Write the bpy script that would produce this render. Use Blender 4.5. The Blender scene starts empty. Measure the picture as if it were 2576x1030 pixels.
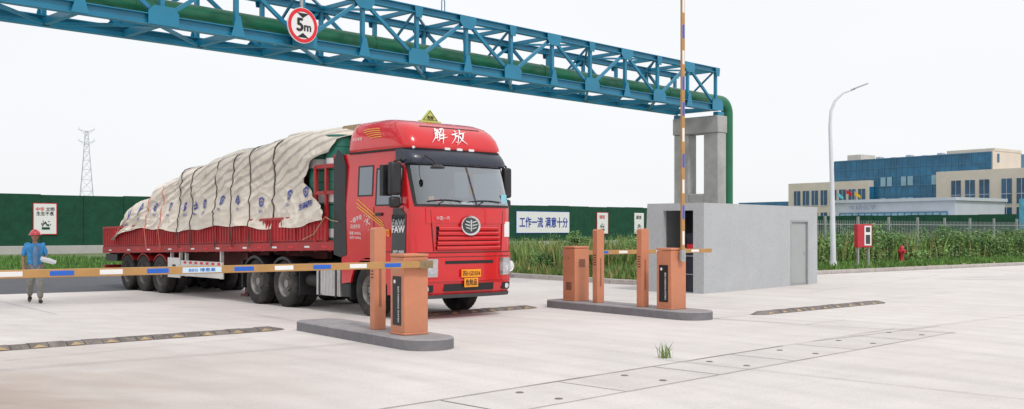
import bpy,bmesh,math,random
from mathutils import Vector,Matrix,noise
import numpy as np
random.seed(4);np.random.seed(4)
sc=bpy.context.scene
R=math.radians
V=Vector
# ------------------------------------------------ materials
def mat(name,col,rough=.6,metal=0,var=.12,scale=3.,bump=0,bscale=40,coat=0,dirt=None,dirt_amt=.5,dirt_scale=1.2,island=0,stretch=None,detail=5,spec=.5):
    m=bpy.data.materials.new(name);m.use_nodes=True
    nt=m.node_tree;n=nt.nodes;l=nt.links
    b=n["Principled BSDF"]
    b.inputs["Roughness"].default_value=rough;b.inputs["Metallic"].default_value=metal
    b.inputs["Coat Weight"].default_value=coat;b.inputs["Coat Roughness"].default_value=.06
    b.inputs["Specular IOR Level"].default_value=spec
    tc=n.new("ShaderNodeTexCoord");src=tc.outputs["Object"]
    if stretch:
        mp=n.new("ShaderNodeMapping");mp.inputs["Scale"].default_value=stretch;l.new(src,mp.inputs[0]);src=mp.outputs[0]
    nz=n.new("ShaderNodeTexNoise");nz.inputs["Scale"].default_value=scale;nz.inputs["Detail"].default_value=detail;nz.inputs["Roughness"].default_value=.65
    l.new(src,nz.inputs["Vector"])
    mr=n.new("ShaderNodeMapRange");mr.inputs[1].default_value=.3;mr.inputs[2].default_value=.7
    mr.inputs[3].default_value=1-var;mr.inputs[4].default_value=1+var
    l.new(nz.outputs["Fac"],mr.inputs[0])
    mx=n.new("ShaderNodeVectorMath");mx.operation='SCALE';mx.inputs[0].default_value=col[:3];l.new(mr.outputs[0],mx.inputs["Scale"])
    out=mx.outputs[0]
    if island:
        g=n.new("ShaderNodeNewGeometry");mr2=n.new("ShaderNodeMapRange");mr2.inputs[3].default_value=1-island;mr2.inputs[4].default_value=1+island
        l.new(g.outputs["Random Per Island"],mr2.inputs[0])
        m2=n.new("ShaderNodeVectorMath");m2.operation='SCALE';l.new(out,m2.inputs[0]);l.new(mr2.outputs[0],m2.inputs["Scale"]);out=m2.outputs[0]
    if dirt:
        n2=n.new("ShaderNodeTexNoise");n2.inputs["Scale"].default_value=dirt_scale;n2.inputs["Detail"].default_value=8;n2.inputs["Roughness"].default_value=.7
        l.new(tc.outputs["Object"],n2.inputs["Vector"])
        r2=n.new("ShaderNodeMapRange");r2.inputs[1].default_value=.45;r2.inputs[2].default_value=.75;r2.inputs[3].default_value=0;r2.inputs[4].default_value=dirt_amt
        l.new(n2.outputs["Fac"],r2.inputs[0])
        mi=n.new("ShaderNodeMix");mi.data_type='RGBA';l.new(r2.outputs[0],mi.inputs[0]);l.new(out,mi.inputs[6]);mi.inputs[7].default_value=(*dirt,1);out=mi.outputs[2]
    l.new(out,b.inputs["Base Color"])
    if bump:
        n3=n.new("ShaderNodeTexNoise");n3.inputs["Scale"].default_value=bscale;n3.inputs["Detail"].default_value=4;l.new(tc.outputs["Object"],n3.inputs["Vector"])
        bp=n.new("ShaderNodeBump");bp.inputs["Strength"].default_value=bump;bp.inputs["Distance"].default_value=.02
        l.new(n3.outputs["Fac"],bp.inputs["Height"]);l.new(bp.outputs[0],b.inputs["Normal"])
    return m
def glassmat(name,tint,refl=.5,trans=(.25,.28,.3),rough=.03):
    m=bpy.data.materials.new(name);m.use_nodes=True
    nt=m.node_tree;n=nt.nodes;l=nt.links;n.remove(n["Principled BSDF"])
    o=n["Material Output"]
    t=n.new("ShaderNodeBsdfTransparent");t.inputs[0].default_value=(*trans,1)
    g=n.new("ShaderNodeBsdfGlossy");g.inputs[0].default_value=(*tint,1);g.inputs["Roughness"].default_value=rough
    mx=n.new("ShaderNodeMixShader")
    lw=n.new("ShaderNodeLayerWeight");lw.inputs[0].default_value=.35
    mr=n.new("ShaderNodeMapRange");mr.inputs[3].default_value=refl;mr.inputs[4].default_value=1;l.new(lw.outputs["Facing"],mr.inputs[0])
    l.new(mr.outputs[0],mx.inputs[0]);l.new(t.outputs[0],mx.inputs[1]);l.new(g.outputs[0],mx.inputs[2]);l.new(mx.outputs[0],o.inputs[0])
    return m
M={}
M['red']=mat("truck_red_paint",(.64,.008,.013),.24,0,.05,2,coat=.7,dirt=(.34,.05,.04),dirt_amt=.2)
M['redtr']=mat("trailer_red_paint",(.43,.016,.022),.5,0,.18,3,dirt=(.18,.07,.05),dirt_amt=.55,dirt_scale=2,bump=.1)
M['black']=mat("black_plastic",(.018,.019,.022),.45,0,.2,5)
M['navy']=mat("dark_blue_plastic",(.02,.026,.045),.35,0,.15,5,coat=.2)
M['dkgrey']=mat("dark_grey_cladding",(.05,.055,.06),.5,0,.15,5)
M['inter']=mat("cab_interior_trim",(.15,.15,.155),.7,0,.2,5)
M['rubber']=mat("tyre_rubber",(.022,.021,.021),.85,0,.25,6,dirt=(.12,.1,.085),dirt_amt=.5,dirt_scale=3,bump=.2)
M['rim']=mat("wheel_rim_steel",(.30,.29,.28),.5,.4,.2,6,dirt=(.1,.07,.05),dirt_amt=.6,dirt_scale=5)
M['chassis']=mat("chassis_steel",(.03,.028,.028),.7,0,.3,4,dirt=(.1,.07,.05),dirt_amt=.5)
M['alu']=mat("tank_aluminium",(.55,.55,.55),.4,.5,.15,5,dirt=(.28,.24,.22),dirt_amt=.5)
M['white']=mat("white_paint",(.70,.69,.67),.5,0,.08,3,dirt=(.4,.36,.33),dirt_amt=.5)
M['chrome']=mat("chrome",(.75,.75,.76),.12,1,.03,3)
M['glass']=glassmat("windscreen_glass",(.84,.90,.95),.22,(.78,.82,.84))
M['sideglass']=glassmat("side_window_glass",(.5,.55,.6),.25,(.12,.13,.14))
M['lampglass']=mat("lamp_glass",(.82,.84,.87),.1,.3,.3,25,coat=1)
M['amber']=mat("amber_lamp",(.8,.25,.03),.25,0,.05,3)
M['orange']=mat("plate_yellow",(.88,.33,.015),.5,0,.04,3)
M['yellow']=mat("yellow_film",(.8,.42,.05),.45,0,.05,3)
M['lime']=mat("hazard_sign_yellow",(.52,.60,.16),.45,0,.05,3)
M['ink']=mat("black_ink",(.012,.012,.014),.5,0,.05,3)
M['whitefilm']=mat("white_film",(.8,.8,.8),.45,0,.03,3)
M['bluefilm']=mat("blue_reflective_film",(.015,.12,.55),.4,0,.06,3)
M['redfilm']=mat("red_film",(.70,.015,.03),.45,0,.05,3)
M['blueink']=mat("blue_print",(.03,.06,.36),.7,0,.1,8)
M['tarpink']=mat("faded_blue_print",(.04,.07,.36),.8,0,.3,6,dirt=(.30,.30,.42),dirt_amt=.6,dirt_scale=4)
M['greyletter']=mat("grey_blue_letter",(.16,.21,.30),.5,0,.1,8)
M['teal']=mat("teal_steel_paint",(.008,.205,.35),.40,0,.16,1.5,dirt=(.02,.12,.19),dirt_amt=.6,dirt_scale=3,coat=.15)
M['pipe']=mat("green_pipe_paint",(.008,.15,.07),.38,0,.14,1.4,dirt=(.03,.10,.06),dirt_amt=.5)
M['conc']=mat("pier_concrete",(.40,.40,.39),.85,0,.12,2,bump=.3,bscale=15,dirt=(.22,.21,.20),dirt_amt=.6)
M['plaster']=mat("rough_grey_plaster",(.47,.485,.50),.9,0,.06,1.2,bump=.6,bscale=60,dirt=(.34,.35,.37),dirt_amt=.6,dirt_scale=12)
M['door']=mat("grey_door_paint",(.36,.38,.38),.5,0,.04,2)
M['cab']=mat("terracotta_metal_paint",(.58,.225,.120),.5,0,.06,4,dirt=(.42,.18,.11),dirt_amt=.5,bump=.05,bscale=200)
M['arm']=mat("tan_arm_paint",(.46,.25,.085),.45,0,.1,4,dirt=(.30,.18,.09),dirt_amt=.4,dirt_scale=5)
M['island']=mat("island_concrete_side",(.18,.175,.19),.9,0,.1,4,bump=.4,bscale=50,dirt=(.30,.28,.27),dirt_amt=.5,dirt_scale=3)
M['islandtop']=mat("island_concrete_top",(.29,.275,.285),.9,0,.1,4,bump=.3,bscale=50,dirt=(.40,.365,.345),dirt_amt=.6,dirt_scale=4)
M['bump']=mat("speed_hump_rubber",(.15,.13,.12),.85,0,.2,6,bump=.4,bscale=60,dirt=(.38,.33,.30),dirt_amt=.75,dirt_scale=5)
M['humpy']=mat("speed_hump_worn_yellow",(.46,.33,.17),.7,0,.25,6,dirt=(.24,.20,.17),dirt_amt=.7,dirt_scale=7)
M['turf']=mat("artificial_turf_green",(.008,.066,.036),.95,0,.3,1.5,bump=.8,bscale=12,detail=9)
M['lamp']=mat("lamp_post_white",(.66,.70,.76),.4,0,.04,2)
M['galv']=mat("galvanised_steel",(.40,.42,.43),.5,.4,.1,4)
M['beige']=mat("beige_stone_cladding",(.66,.59,.51),.8,0,.06,.6)
M['gryst']=mat("grey_stone_cladding",(.50,.54,.60),.7,0,.06,.6)
M['bglass']=mat("blue_curtain_glass",(.02,.14,.27),.15,.1,.35,.35,detail=2)
M['bglassd']=mat("dark_window_glass",(.03,.09,.17),.2,.1,.3,.5,detail=2)
M['bglassl']=mat("pale_window_glass",(.25,.42,.52),.15,.1,.2,.5)
M['mull']=mat("mullion_blue_grey",(.06,.18,.30),.5,.1,.05,2)
M['skin']=mat("skin",(.36,.19,.12),.6,0,.06,20)
M['shirt']=mat("light_blue_shirt_cloth",(.06,.29,.62),.85,0,.2,12,bump=.5,bscale=18)
M['tee']=mat("grey_blue_cloth",(.14,.24,.40),.85,0,.15,12)
M['trous']=mat("grey_trouser_cloth",(.27,.26,.24),.9,0,.2,14,bump=.4,bscale=22)
M['shoe']=mat("dark_shoe_leather",(.03,.028,.028),.6,0,.1,9)
M['helmet']=mat("red_helmet_plastic",(.65,.06,.09),.3,0,.04,4,coat=.3)
M['paper']=mat("paper",(.78,.80,.83),.8,0,.03,9)
M['hair']=mat("black_hair",(.012,.01,.01),.7,0,.1,30)
M['drumg']=mat("drum_green_paint",(.03,.20,.15),.45,0,.1,4)
M['wood']=mat("crate_wood",(.42,.30,.19),.8,0,.2,8,bump=.2)
M['rope']=mat("dark_strap_webbing",(.075,.06,.06),.9,0,.3,9)
M['roper']=mat("red_strap_webbing",(.66,.18,.14),.8,0,.15,9)
M['mulch']=mat("verge_soil",(.40,.28,.20),.95,0,.25,1.5,bump=.6,bscale=8,dirt=(.12,.14,.05),dirt_amt=.7,dirt_scale=.5)
M['kerb']=mat("kerb_stone",(.48,.44,.42),.9,0,.12,3,bump=.3,bscale=30,dirt=(.3,.24,.2),dirt_amt=.5)
M['grass']=mat("grass_blades",(.10,.22,.04),.7,0,.25,.4,island=.45)
M['weed']=mat("weed_leaves",(.15,.26,.06),.7,0,.3,.5,island=.5)
M['straw']=mat("weed_seed_heads",(.40,.35,.14),.8,0,.2,.5,island=.4)
M['bush']=mat("bush_leaves",(.09,.21,.055),.6,0,.35,.6,island=.55)
M['bushp']=mat("pale_bush_leaves",(.18,.31,.10),.6,0,.35,.6,island=.5)
M['pylon']=mat("pylon_steel",(.50,.54,.60),.6,.1,.05,1)
M['joint']=mat("joint_dark",(.20,.175,.16),.95,0,.3,2)
M['asph']=mat("asphalt",(.085,.09,.105),.9,0,.15,1,bump=.4,bscale=40)
M['base']=mat("pale_wall_base",(.45,.44,.43),.9,0,.08,1.3,bump=.2,bscale=60)
M['faint']=mat("worn_white_marking",(.74,.73,.72),.8,0,.05,2)

def tarpmat():
    m=mat("cream_striped_tarpaulin",(.76,.69,.60),.8,0,.07,2.5,bump=.35,bscale=7,dirt=(.57,.50,.43),dirt_amt=.45,dirt_scale=1.0)
    nt=m.node_tree;n=nt.nodes;l=nt.links;b=n["Principled BSDF"]
    old=b.inputs["Base Color"].links[0].from_socket
    tc=n.new("ShaderNodeTexCoord");mp=n.new("ShaderNodeMapping");mp.inputs["Rotation"].default_value=(0,R(20),0);l.new(tc.outputs["Object"],mp.inputs[0])
    wv=n.new("ShaderNodeTexWave");wv.bands_direction='Z';wv.inputs["Scale"].default_value=1.5;wv.inputs["Distortion"].default_value=4.0;wv.inputs["Detail"].default_value=4;wv.inputs["Detail Scale"].default_value=.7
    l.new(mp.outputs[0],wv.inputs["Vector"])
    mr=n.new("ShaderNodeMapRange");mr.inputs[1].default_value=.55;mr.inputs[2].default_value=.9;mr.inputs[3].default_value=0;mr.inputs[4].default_value=.6;l.new(wv.outputs["Fac"],mr.inputs[0])
    sx=n.new("ShaderNodeSeparateXYZ");l.new(tc.outputs["Object"],sx.inputs[0])
    mz=n.new("ShaderNodeMapRange");mz.inputs[1].default_value=2.3;mz.inputs[2].default_value=2.8;l.new(sx.outputs["Z"],mz.inputs[0])
    mu=n.new("ShaderNodeMath");mu.operation='MULTIPLY';l.new(mr.outputs[0],mu.inputs[0]);l.new(mz.outputs[0],mu.inputs[1])
    mi=n.new("ShaderNodeMix");mi.data_type='RGBA';l.new(mu.outputs[0],mi.inputs[0]);l.new(old,mi.inputs[6]);mi.inputs[7].default_value=(.34,.31,.29,1)
    l.new(mi.outputs[2],b.inputs["Base Color"]);return m
M['tarp']=tarpmat()
def concmat(name="concrete_pavement",k=1.0):
    m=bpy.data.materials.new(name);m.use_nodes=True;nt=m.node_tree;n=nt.nodes;l=nt.links;b=n["Principled BSDF"];b.inputs["Roughness"].default_value=.85
    b.inputs["Specular IOR Level"].default_value=.3
    tc=n.new("ShaderNodeTexCoord");S=tc.outputs["Object"]
    def nz(sc_,det=6,rot=0,st=(1,1,1)):
        mp=n.new("ShaderNodeMapping");mp.inputs["Rotation"].default_value=(0,0,rot);l.new(S,mp.inputs[0])
        mp2=n.new("ShaderNodeMapping");mp2.inputs["Scale"].default_value=st;l.new(mp.outputs[0],mp2.inputs[0])
        t=n.new("ShaderNodeTexNoise");t.inputs["Scale"].default_value=sc_;t.inputs["Detail"].default_value=det;t.inputs["Roughness"].default_value=.6;l.new(mp2.outputs[0],t.inputs["Vector"]);return t.outputs["Fac"]
    def rng(s,a,b_,c,d):
        r=n.new("ShaderNodeMapRange");r.inputs[1].default_value=a;r.inputs[2].default_value=b_;r.inputs[3].default_value=c;r.inputs[4].default_value=d;l.new(s,r.inputs[0]);return r.outputs[0]
    def mul(a,b_):
        x=n.new("ShaderNodeMath");x.operation='MULTIPLY';l.new(a,x.inputs[0]);l.new(b_,x.inputs[1]);return x.outputs[0]
    big=rng(nz(.16,4),.35,.7,.92,1.04)
    med=rng(nz(1.1,8),.3,.7,.94,1.05)
    fine=rng(nz(28,4),.3,.7,.92,1.07)
    st1=rng(nz(.9,5,R(48),(.16,1.3,1)),.50,.78,1.0,.88)
    st2=rng(nz(6,3,R(-44),(.08,1.2,1)),.35,.7,1.01,.975)
    mpw=n.new("ShaderNodeMapping");mpw.inputs["Location"].default_value=(12,-3,0);l.new(S,mpw.inputs[0])
    wv=n.new("ShaderNodeTexWave");wv.wave_type='RINGS';wv.rings_direction='Z';wv.inputs["Scale"].default_value=.42;wv.inputs["Distortion"].default_value=3.5;wv.inputs["Detail"].default_value=4;wv.inputs["Detail Scale"].default_value=.35;l.new(mpw.outputs[0],wv.inputs["Vector"])
    arc=rng(wv.outputs["Fac"],.6,.98,1.0,.955)
    spots=rng(nz(5.5,2),.70,.76,1.0,.84)
    f=mul(mul(mul(mul(big,med),mul(fine,st1)),st2),mul(arc,spots))
    sc1=n.new("ShaderNodeVectorMath");sc1.operation='SCALE';sc1.inputs[0].default_value=(.69*k,.645*k,.622*k);l.new(f,sc1.inputs["Scale"])
    st=rng(nz(.25,8),.50,.76,0,.5)
    mi=n.new("ShaderNodeMix");mi.data_type='RGBA';l.new(st,mi.inputs[0]);l.new(sc1.outputs[0],mi.inputs[6]);mi.inputs[7].default_value=(.52,.46,.42,1)
    sx=n.new("ShaderNodeSeparateXYZ");l.new(S,sx.inputs[0])
    gx=rng(sx.outputs["X"],-1.0,-5.0,0,1);gy=rng(sx.outputs["Y"],15.5,10,0,1)
    g=mul(mul(gx,gy),rng(nz(.8,7,R(20),(.45,1.2,1)),.33,.62,.4,.95))
    mi2=n.new("ShaderNodeMix");mi2.data_type='RGBA';l.new(g,mi2.inputs[0]);l.new(mi.outputs[2],mi2.inputs[6]);mi2.inputs[7].default_value=(.38,.30,.25,1)
    l.new(mi2.outputs[2],b.inputs["Base Color"])
    bp=n.new("ShaderNodeBump");bp.inputs["Strength"].default_value=.35;bp.inputs["Distance"].default_value=.01
    l.new(nz(25,6),bp.inputs["Height"]);l.new(bp.outputs[0],b.inputs["Normal"])
    return m
M['pave']=concmat()
M['trench']=concmat("cover_slab_concrete",.95)

# ------------------------------------------------ helpers
def link(o):sc.collection.objects.link(o);return o
def thing(name,label,cat,loc=(0,0,0),rz=0,group=None,kind=None):
    o=link(bpy.data.objects.new(name,None));o.empty_display_size=.3
    o.location=loc;o.rotation_euler=(0,0,rz);o["label"]=label;o["category"]=cat
    if group:o["group"]=group
    if kind:o["kind"]=kind
    return o
class MB:
    def __init__(s):s.v=[];s.f=[];s.m=[]
    def add(s,vs,fs,mi=0):
        k=len(s.v);s.v+=[tuple(v) for v in vs];s.f+=[tuple(i+k for i in f) for f in fs];s.m+=[mi]*len(fs);return s
    def box(s,c,d,mi=0,rot=None):
        c=V(c);vs=[]
        for z in(-1,1):
            for y in(-1,1):
                for x in(-1,1):
                    p=V((x*d[0]/2,y*d[1]/2,z*d[2]/2))
                    if rot:p=rot@p
                    vs.append(c+p)
        return s.add(vs,[(0,2,3,1),(4,5,7,6),(0,1,5,4),(2,6,7,3),(0,4,6,2),(1,3,7,5)],mi)
    def b2(s,a,b,mi=0):
        return s.box([(a[i]+b[i])/2 for i in range(3)],[abs(b[i]-a[i]) for i in range(3)],mi)
    def beam(s,p0,p1,w,h,mi=0,up=(0,0,1)):
        p0=V(p0);p1=V(p1);d=(p1-p0);L=d.length;d.normalize();u=V(up)
        if abs(d.dot(u))>.98:u=V((1,0,0))
        a=d.cross(u).normalized();b=a.cross(d).normalized()
        rot=Matrix((d,a,b)).transposed()
        return s.box((p0+p1)/2,(L,w,h),mi,rot)
    def cyl(s,p0,p1,r0,r1=None,n=12,mi=0,caps=True):
        if r1 is None:r1=r0
        return s.tube([p0,p1],[r0,r1],n,mi,caps)
    def tube(s,pts,r,n=8,mi=0,caps=True):
        pts=[V(p) for p in pts];
        if not isinstance(r,(list,tuple)):r=[r]*len(pts)
        d=(pts[1]-pts[0]).normalized();u=V((0,0,1)) if abs(d.z)<.9 else V((1,0,0))
        a=d.cross(u).normalized();vs=[];fs=[]
        for i,p in enumerate(pts):
            if i==0:t=d
            elif i==len(pts)-1:t=(pts[i]-pts[i-1]).normalized()
            else:t=((pts[i+1]-p).normalized()+(p-pts[i-1]).normalized()).normalized()
            a=(a-t*a.dot(t)).normalized();b=t.cross(a)
            for j in range(n):
                q=2*math.pi*j/n;vs.append(p+(a*math.cos(q)+b*math.sin(q))*r[i])
        for i in range(len(pts)-1):
            for j in range(n):
                k=(j+1)%n;fs.append((i*n+j,i*n+k,(i+1)*n+k,(i+1)*n+j))
        if caps:fs.append(tuple(range(n))[::-1]);fs.append(tuple((len(pts)-1)*n+j for j in range(n)))
        return s.add(vs,fs,mi)
    def lathe(s,prof,c,axis='y',n=32,mi=0):
        vs=[];fs=[];c=V(c);N=len(prof)
        for j in range(n):
            q=2*math.pi*j/n
            for r,h in prof:
                a,b=r*math.cos(q),r*math.sin(q)
                vs.append(c+(V((a,h,b)) if axis=='y' else V((a,b,h)) if axis=='z' else V((h,a,b))))
        for j in range(n):
            k=(j+1)%n
            for i in range(N-1):fs.append((j*N+i,j*N+i+1,k*N+i+1,k*N+i))
        return s.add(vs,fs,mi)
    def prism(s,poly,vec,mi=0):
        n=len(poly);vec=V(vec);vs=[V(p) for p in poly]+[V(p)+vec for p in poly]
        fs=[tuple(range(n)),tuple(range(n,2*n))[::-1]]+[(i,i+n,(i+1)%n+n,(i+1)%n) for i in range(n)]
        return s.add(vs,fs,mi)
    def grid(s,fn,nu,nv,mi=0,skip=None,closeu=False):
        vs=[fn(i,j) for j in range(nv) for i in range(nu)];fs=[]
        for j in range(nv-1):
            for i in range(nu if closeu else nu-1):
                k=(i+1)%nu
                if skip and skip(i,j):continue
                fs.append((j*nu+i,j*nu+k,(j+1)*nu+k,(j+1)*nu+i))
        return s.add(vs,fs,mi)
    def split(s,name,mats,parent=None,**kw):
        par=list(range(len(s.v)))
        def fd(a):
            while par[a]!=a:par[a]=par[par[a]];a=par[a]
            return a
        for f in s.f:
            r0=fd(f[0])
            for k in f[1:]:par[fd(k)]=r0
        gr={}
        for f,m in zip(s.f,s.m):gr.setdefault(fd(f[0]),[]).append((f,m))
        res=[]
        for g in gr.values():
            b=MB();mp={}
            for f,m in g:
                nf=[]
                for k in f:
                    if k not in mp:mp[k]=len(b.v);b.v.append(s.v[k])
                    nf.append(mp[k])
                b.f.append(tuple(nf));b.m.append(m)
            res.append(b.out(name,mats,parent,**kw))
        return res
    def out(s,name,mats,parent=None,bevel=0,smooth=35,label=None,fix=True,**kw):
        me=bpy.data.meshes.new(name);me.from_pydata(s.v,[],s.f)
        if not isinstance(mats,(list,tuple)):mats=[mats]
        for m in mats:me.materials.append(M[m] if isinstance(m,str) else m)
        me.polygons.foreach_set("material_index",s.m)
        if fix:
            bm=bmesh.new();bm.from_mesh(me);bmesh.ops.recalc_face_normals(bm,faces=bm.faces);bm.to_mesh(me);bm.free()
        if smooth:
            me.polygons.foreach_set("use_smooth",[True]*len(me.polygons));me.set_sharp_from_angle(angle=R(smooth))
        me.update()
        o=link(bpy.data.objects.new(name,me))
        if parent:o.parent=parent
        if bevel:
            bv=o.modifiers.new("bevel",'BEVEL');bv.width=bevel;bv.segments=2;bv.limit_method='ANGLE'
        if label:o["label"]=label
        for k,v in kw.items():o[k]=v
        return o
def frame(o,x,y):
    x=V(x).normalized();y=V(y).normalized();z=x.cross(y)
    m=Matrix((x,y,z)).transposed().to_4x4();m.translation=V(o);return m
def text(s,m,parent,fr,width=None,height=None,bold=.0,name="lettering",shear=0,warp=None,res=3,wn=(0,0,0)):
    c=bpy.data.curves.new("lettering",'FONT');c.body=s;c.size=1;c.shear=shear;c.resolution_u=res
    o=link(bpy.data.objects.new("lettering_tmp",c));bpy.context.view_layer.update()
    me=bpy.data.meshes.new_from_object(o.evaluated_get(bpy.context.evaluated_depsgraph_get()))
    bpy.data.objects.remove(o);bpy.data.curves.remove(c)
    n=len(me.vertices);a=np.zeros(n*3);me.vertices.foreach_get("co",a);a=a.reshape(-1,3)
    fs=[tuple(p.vertices) for p in me.polygons];bpy.data.meshes.remove(me)
    mn=a.min(0);mx=a.max(0);a[:,:2]-=((mn+mx)/2)[:2]
    w,h=mx[0]-mn[0],mx[1]-mn[1];sx=sy=1
    if width and height:sx=width/w;sy=height/h
    elif width:sx=sy=width/w
    elif height:sx=sy=height/h
    b=MB();shifts=[(0,0)] if not bold else [(0,0),(bold,0),(-bold,0),(0,bold*.8),(0,-bold*.8)]
    for k,(dx,dy) in enumerate(shifts):
        vs=[]
        for p in a:
            x=p[0]*sx+dx*sx;y=p[1]*sy+dy*sy
            vs.append(warp(x,y)+V(wn)*.0006*k if warp else fr@V((x,y,.0006*k)))
        b.add(vs,fs)
    return b.out(name,m,parent,smooth=0,fix=False)
def copytree(o,loc,rz=None):
    c=o.copy();link(c);c.location=loc
    if rz is not None:c.rotation_euler=(0,0,rz)
    for ch in o.children:
        d=ch.copy();d.parent=c;link(d)
        for g in ch.children:
            e=g.copy();e.parent=d;link(e)
    return c
def sheet(name,poly,z,m,kind="structure"):
    b=MB();b.add([(x,y,z) for x,y in poly],[tuple(range(len(poly)))])
    o=b.out(name,m,None,smooth=0,kind=kind)
    me=o.data;bm=bmesh.new();bm.from_mesh(me);bmesh.ops.triangulate(bm,faces=bm.faces);
    for f in bm.faces:
        if f.normal.z<0:f.normal_flip()
    bm.to_mesh(me);bm.free()
    return o
def lerp(tab,z):
    if z<=tab[0][0]:return tab[0][1]
    for (a,va),(b,vb) in zip(tab,tab[1:]):
        if z<=b:return va+(vb-va)*(z-a)/(b-a)
    return tab[-1][1]

# ------------------------------------------------ world, sun, camera
w=bpy.data.worlds.new("World");sc.world=w;w.use_nodes=True
nt=w.node_tree;n=nt.nodes;l=nt.links;bg=n["Background"];bg.inputs[1].default_value=.1
sky=n.new("ShaderNodeTexSky");sky.sky_type='NISHITA';sky.sun_disc=False;sky.sun_elevation=R(52);sky.sun_rotation=R(150)
sky.dust_density=4;sky.air_density=1
tc=n.new("ShaderNodeTexCoord");mp=n.new("ShaderNodeMapping");mp.inputs["Scale"].default_value=(1,1,3);l.new(tc.outputs["Generated"],mp.inputs[0])
nz=n.new("ShaderNodeTexNoise");nz.inputs["Scale"].default_value=1.6;nz.inputs["Detail"].default_value=5;l.new(mp.outputs[0],nz.inputs["Vector"])
mr=n.new("ShaderNodeMapRange");mr.inputs[1].default_value=.3;mr.inputs[2].default_value=.7;mr.inputs[3].default_value=9.8;mr.inputs[4].default_value=10.5;l.new(nz.outputs["Fac"],mr.inputs[0])
cl=n.new("ShaderNodeVectorMath");cl.operation='SCALE';cl.inputs[0].default_value=(.965,.98,1.0);l.new(mr.outputs[0],cl.inputs["Scale"])
mi=n.new("ShaderNodeMix");mi.data_type='RGBA';mi.inputs[0].default_value=.93;l.new(sky.outputs[0],mi.inputs[6]);l.new(cl.outputs[0],mi.inputs[7]);l.new(mi.outputs[2],bg.inputs[0])
sd=bpy.data.lights.new("sun",'SUN');sd.energy=1.5;sd.angle=R(10);sd.color=(1,.965,.92)
so=link(bpy.data.objects.new("sun",sd))
el,az=R(52),R(150)
sv=V((math.sin(az)*math.cos(el),math.cos(az)*math.cos(el),math.sin(el)))
so.rotation_euler=sv.to_track_quat('Z','Y').to_euler();so.location=(0,0,30)
cd=bpy.data.cameras.new("camera");co=link(bpy.data.objects.new("camera",cd));sc.camera=co
co.location=(0,0,1.7);co.rotation_euler=(R(90),0,0);cd.sensor_width=36;cd.lens=35.5;cd.shift_y=.0252;cd.clip_end=3000
sc.view_settings.view_transform='Standard';sc.view_settings.look='None';sc.view_settings.exposure=0

# ------------------------------------------------ ground
ground=mat("ground_soil_grass",(.12,.17,.07),.95,0,.3,.3,bump=.4,bscale=5,dirt=(.24,.20,.12),dirt_amt=.5,dirt_scale=.2)
sheet("ground",[(-1500,-300),(1500,-300),(1500,2600),(-1500,2600)],-.03,ground)
sheet("pavement",[(-70,-12),(70,-12),(70,84.6),(12.4,39.3),(9,36.6),(4.1,31.1),(.1,36.3),(-7,31),(-13.5,26.8),(-70,22)],0,'pave')
sheet("asphalt_road",[(-70,21.9),(-13.5,26.7),(-7,30.9),(.1,36.2),(-3,42),(-12,38.5),(-18,36.2),(-70,31)],-.005,'asph')
def strip(name,p0,p1,wd,z,m,kind="structure"):
    p0=V((*p0,z));p1=V((*p1,z));t=(p1-p0).normalized();q=V((-t.y,t.x,0))*wd/2
    b=MB();b.add([p0-q,p1-q,p1+q,p0+q],[(0,1,2,3)]);o=b.out(name,m,None,smooth=0,kind=kind);return o
T0=V((-3.2,7.6,0));dd=V((.705,.709,0)).normalized();pp=V((-dd.y,dd.x,0))
def P(u,v,z=0):q=T0+dd*u+pp*v;return V((q.x,q.y,z))
b=MB()
for i in range(8):
    u0=i*1.75;b.add([P(u0+.008,-.98,.004),P(u0+1.742,-.98,.004),P(u0+1.742,-.02,.004),P(u0+.008,-.02,.004)],[(0,1,2,3)])
b.out("trench_cover_slab",'trench',None,smooth=0,kind="structure")
b=MB()
def js(a,c,wd,z=.008):
    a=V((a[0],a[1],z));c=V((c[0],c[1],z));t=(c-a).normalized();L=(c-a).length;n_=max(1,int(L/.5));q=V((-t.y,t.x,0))
    vs=[]
    for i in range(n_+1):
        p=a+t*(L*i/n_)+q*.010*noise.noise(V((i*.7,a.x,a.y)));h=q*wd*(.5+.35*noise.noise(V((i*1.3,a.y,2))));vs+=[p-h,p+h]
    b.add(vs,[(2*i,2*i+2,2*i+3,2*i+1) for i in range(n_)])
js(P(0,0),P(10.2,0),.024);js(P(10.2,0),P(14,0),.010);js(P(0,-1),P(14,-1),.009)
for i in range(0,9,1):js(P(i*1.75,-.98,0),P(i*1.75,-.02,0),.009 if i%2 else .013)
js((3.83,19.4),(7.3,16.6),.022);js((4.6,15.4),(7.6,17.9),.012,.010);js((5.3,18.2),(6.3,19.1),.012)
js((3.9,19.4),(12,27.6),.011);js((6.6,17.2),(22,30),.010)
js((-9,10.5),(-4.1,15.9),.010)
js((-9.2,20.4),(-14,26.3),.010)
js((2.0,13.2),(14,1.5),.009);js((9,20),(20,8.5),.009);js((-3.4,18),(-5.2,20.4),.01)
js((8,27.5),(16,38),.012);js((13,24),(40,45),.011)
b.out("pavement_joint",'joint',None,smooth=0,kind="structure")
b=MB()
for i in range(8):
    for v in(-.25,-.8):
        c=P(i*1.75+.9,v,.012);b.cyl((c.x,c.y,.004),c,.045,.04,10)
b.out("slab_lifting_hole",'joint',None,smooth=0,kind="structure")
for i in range(4):
    q=V((15+i*1.3,35.5+i*1.1,0));strip("worn_lane_marking",(q.x,q.y),(q.x+3.4,q.y-1.4),.12,.006,'faint')
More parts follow.
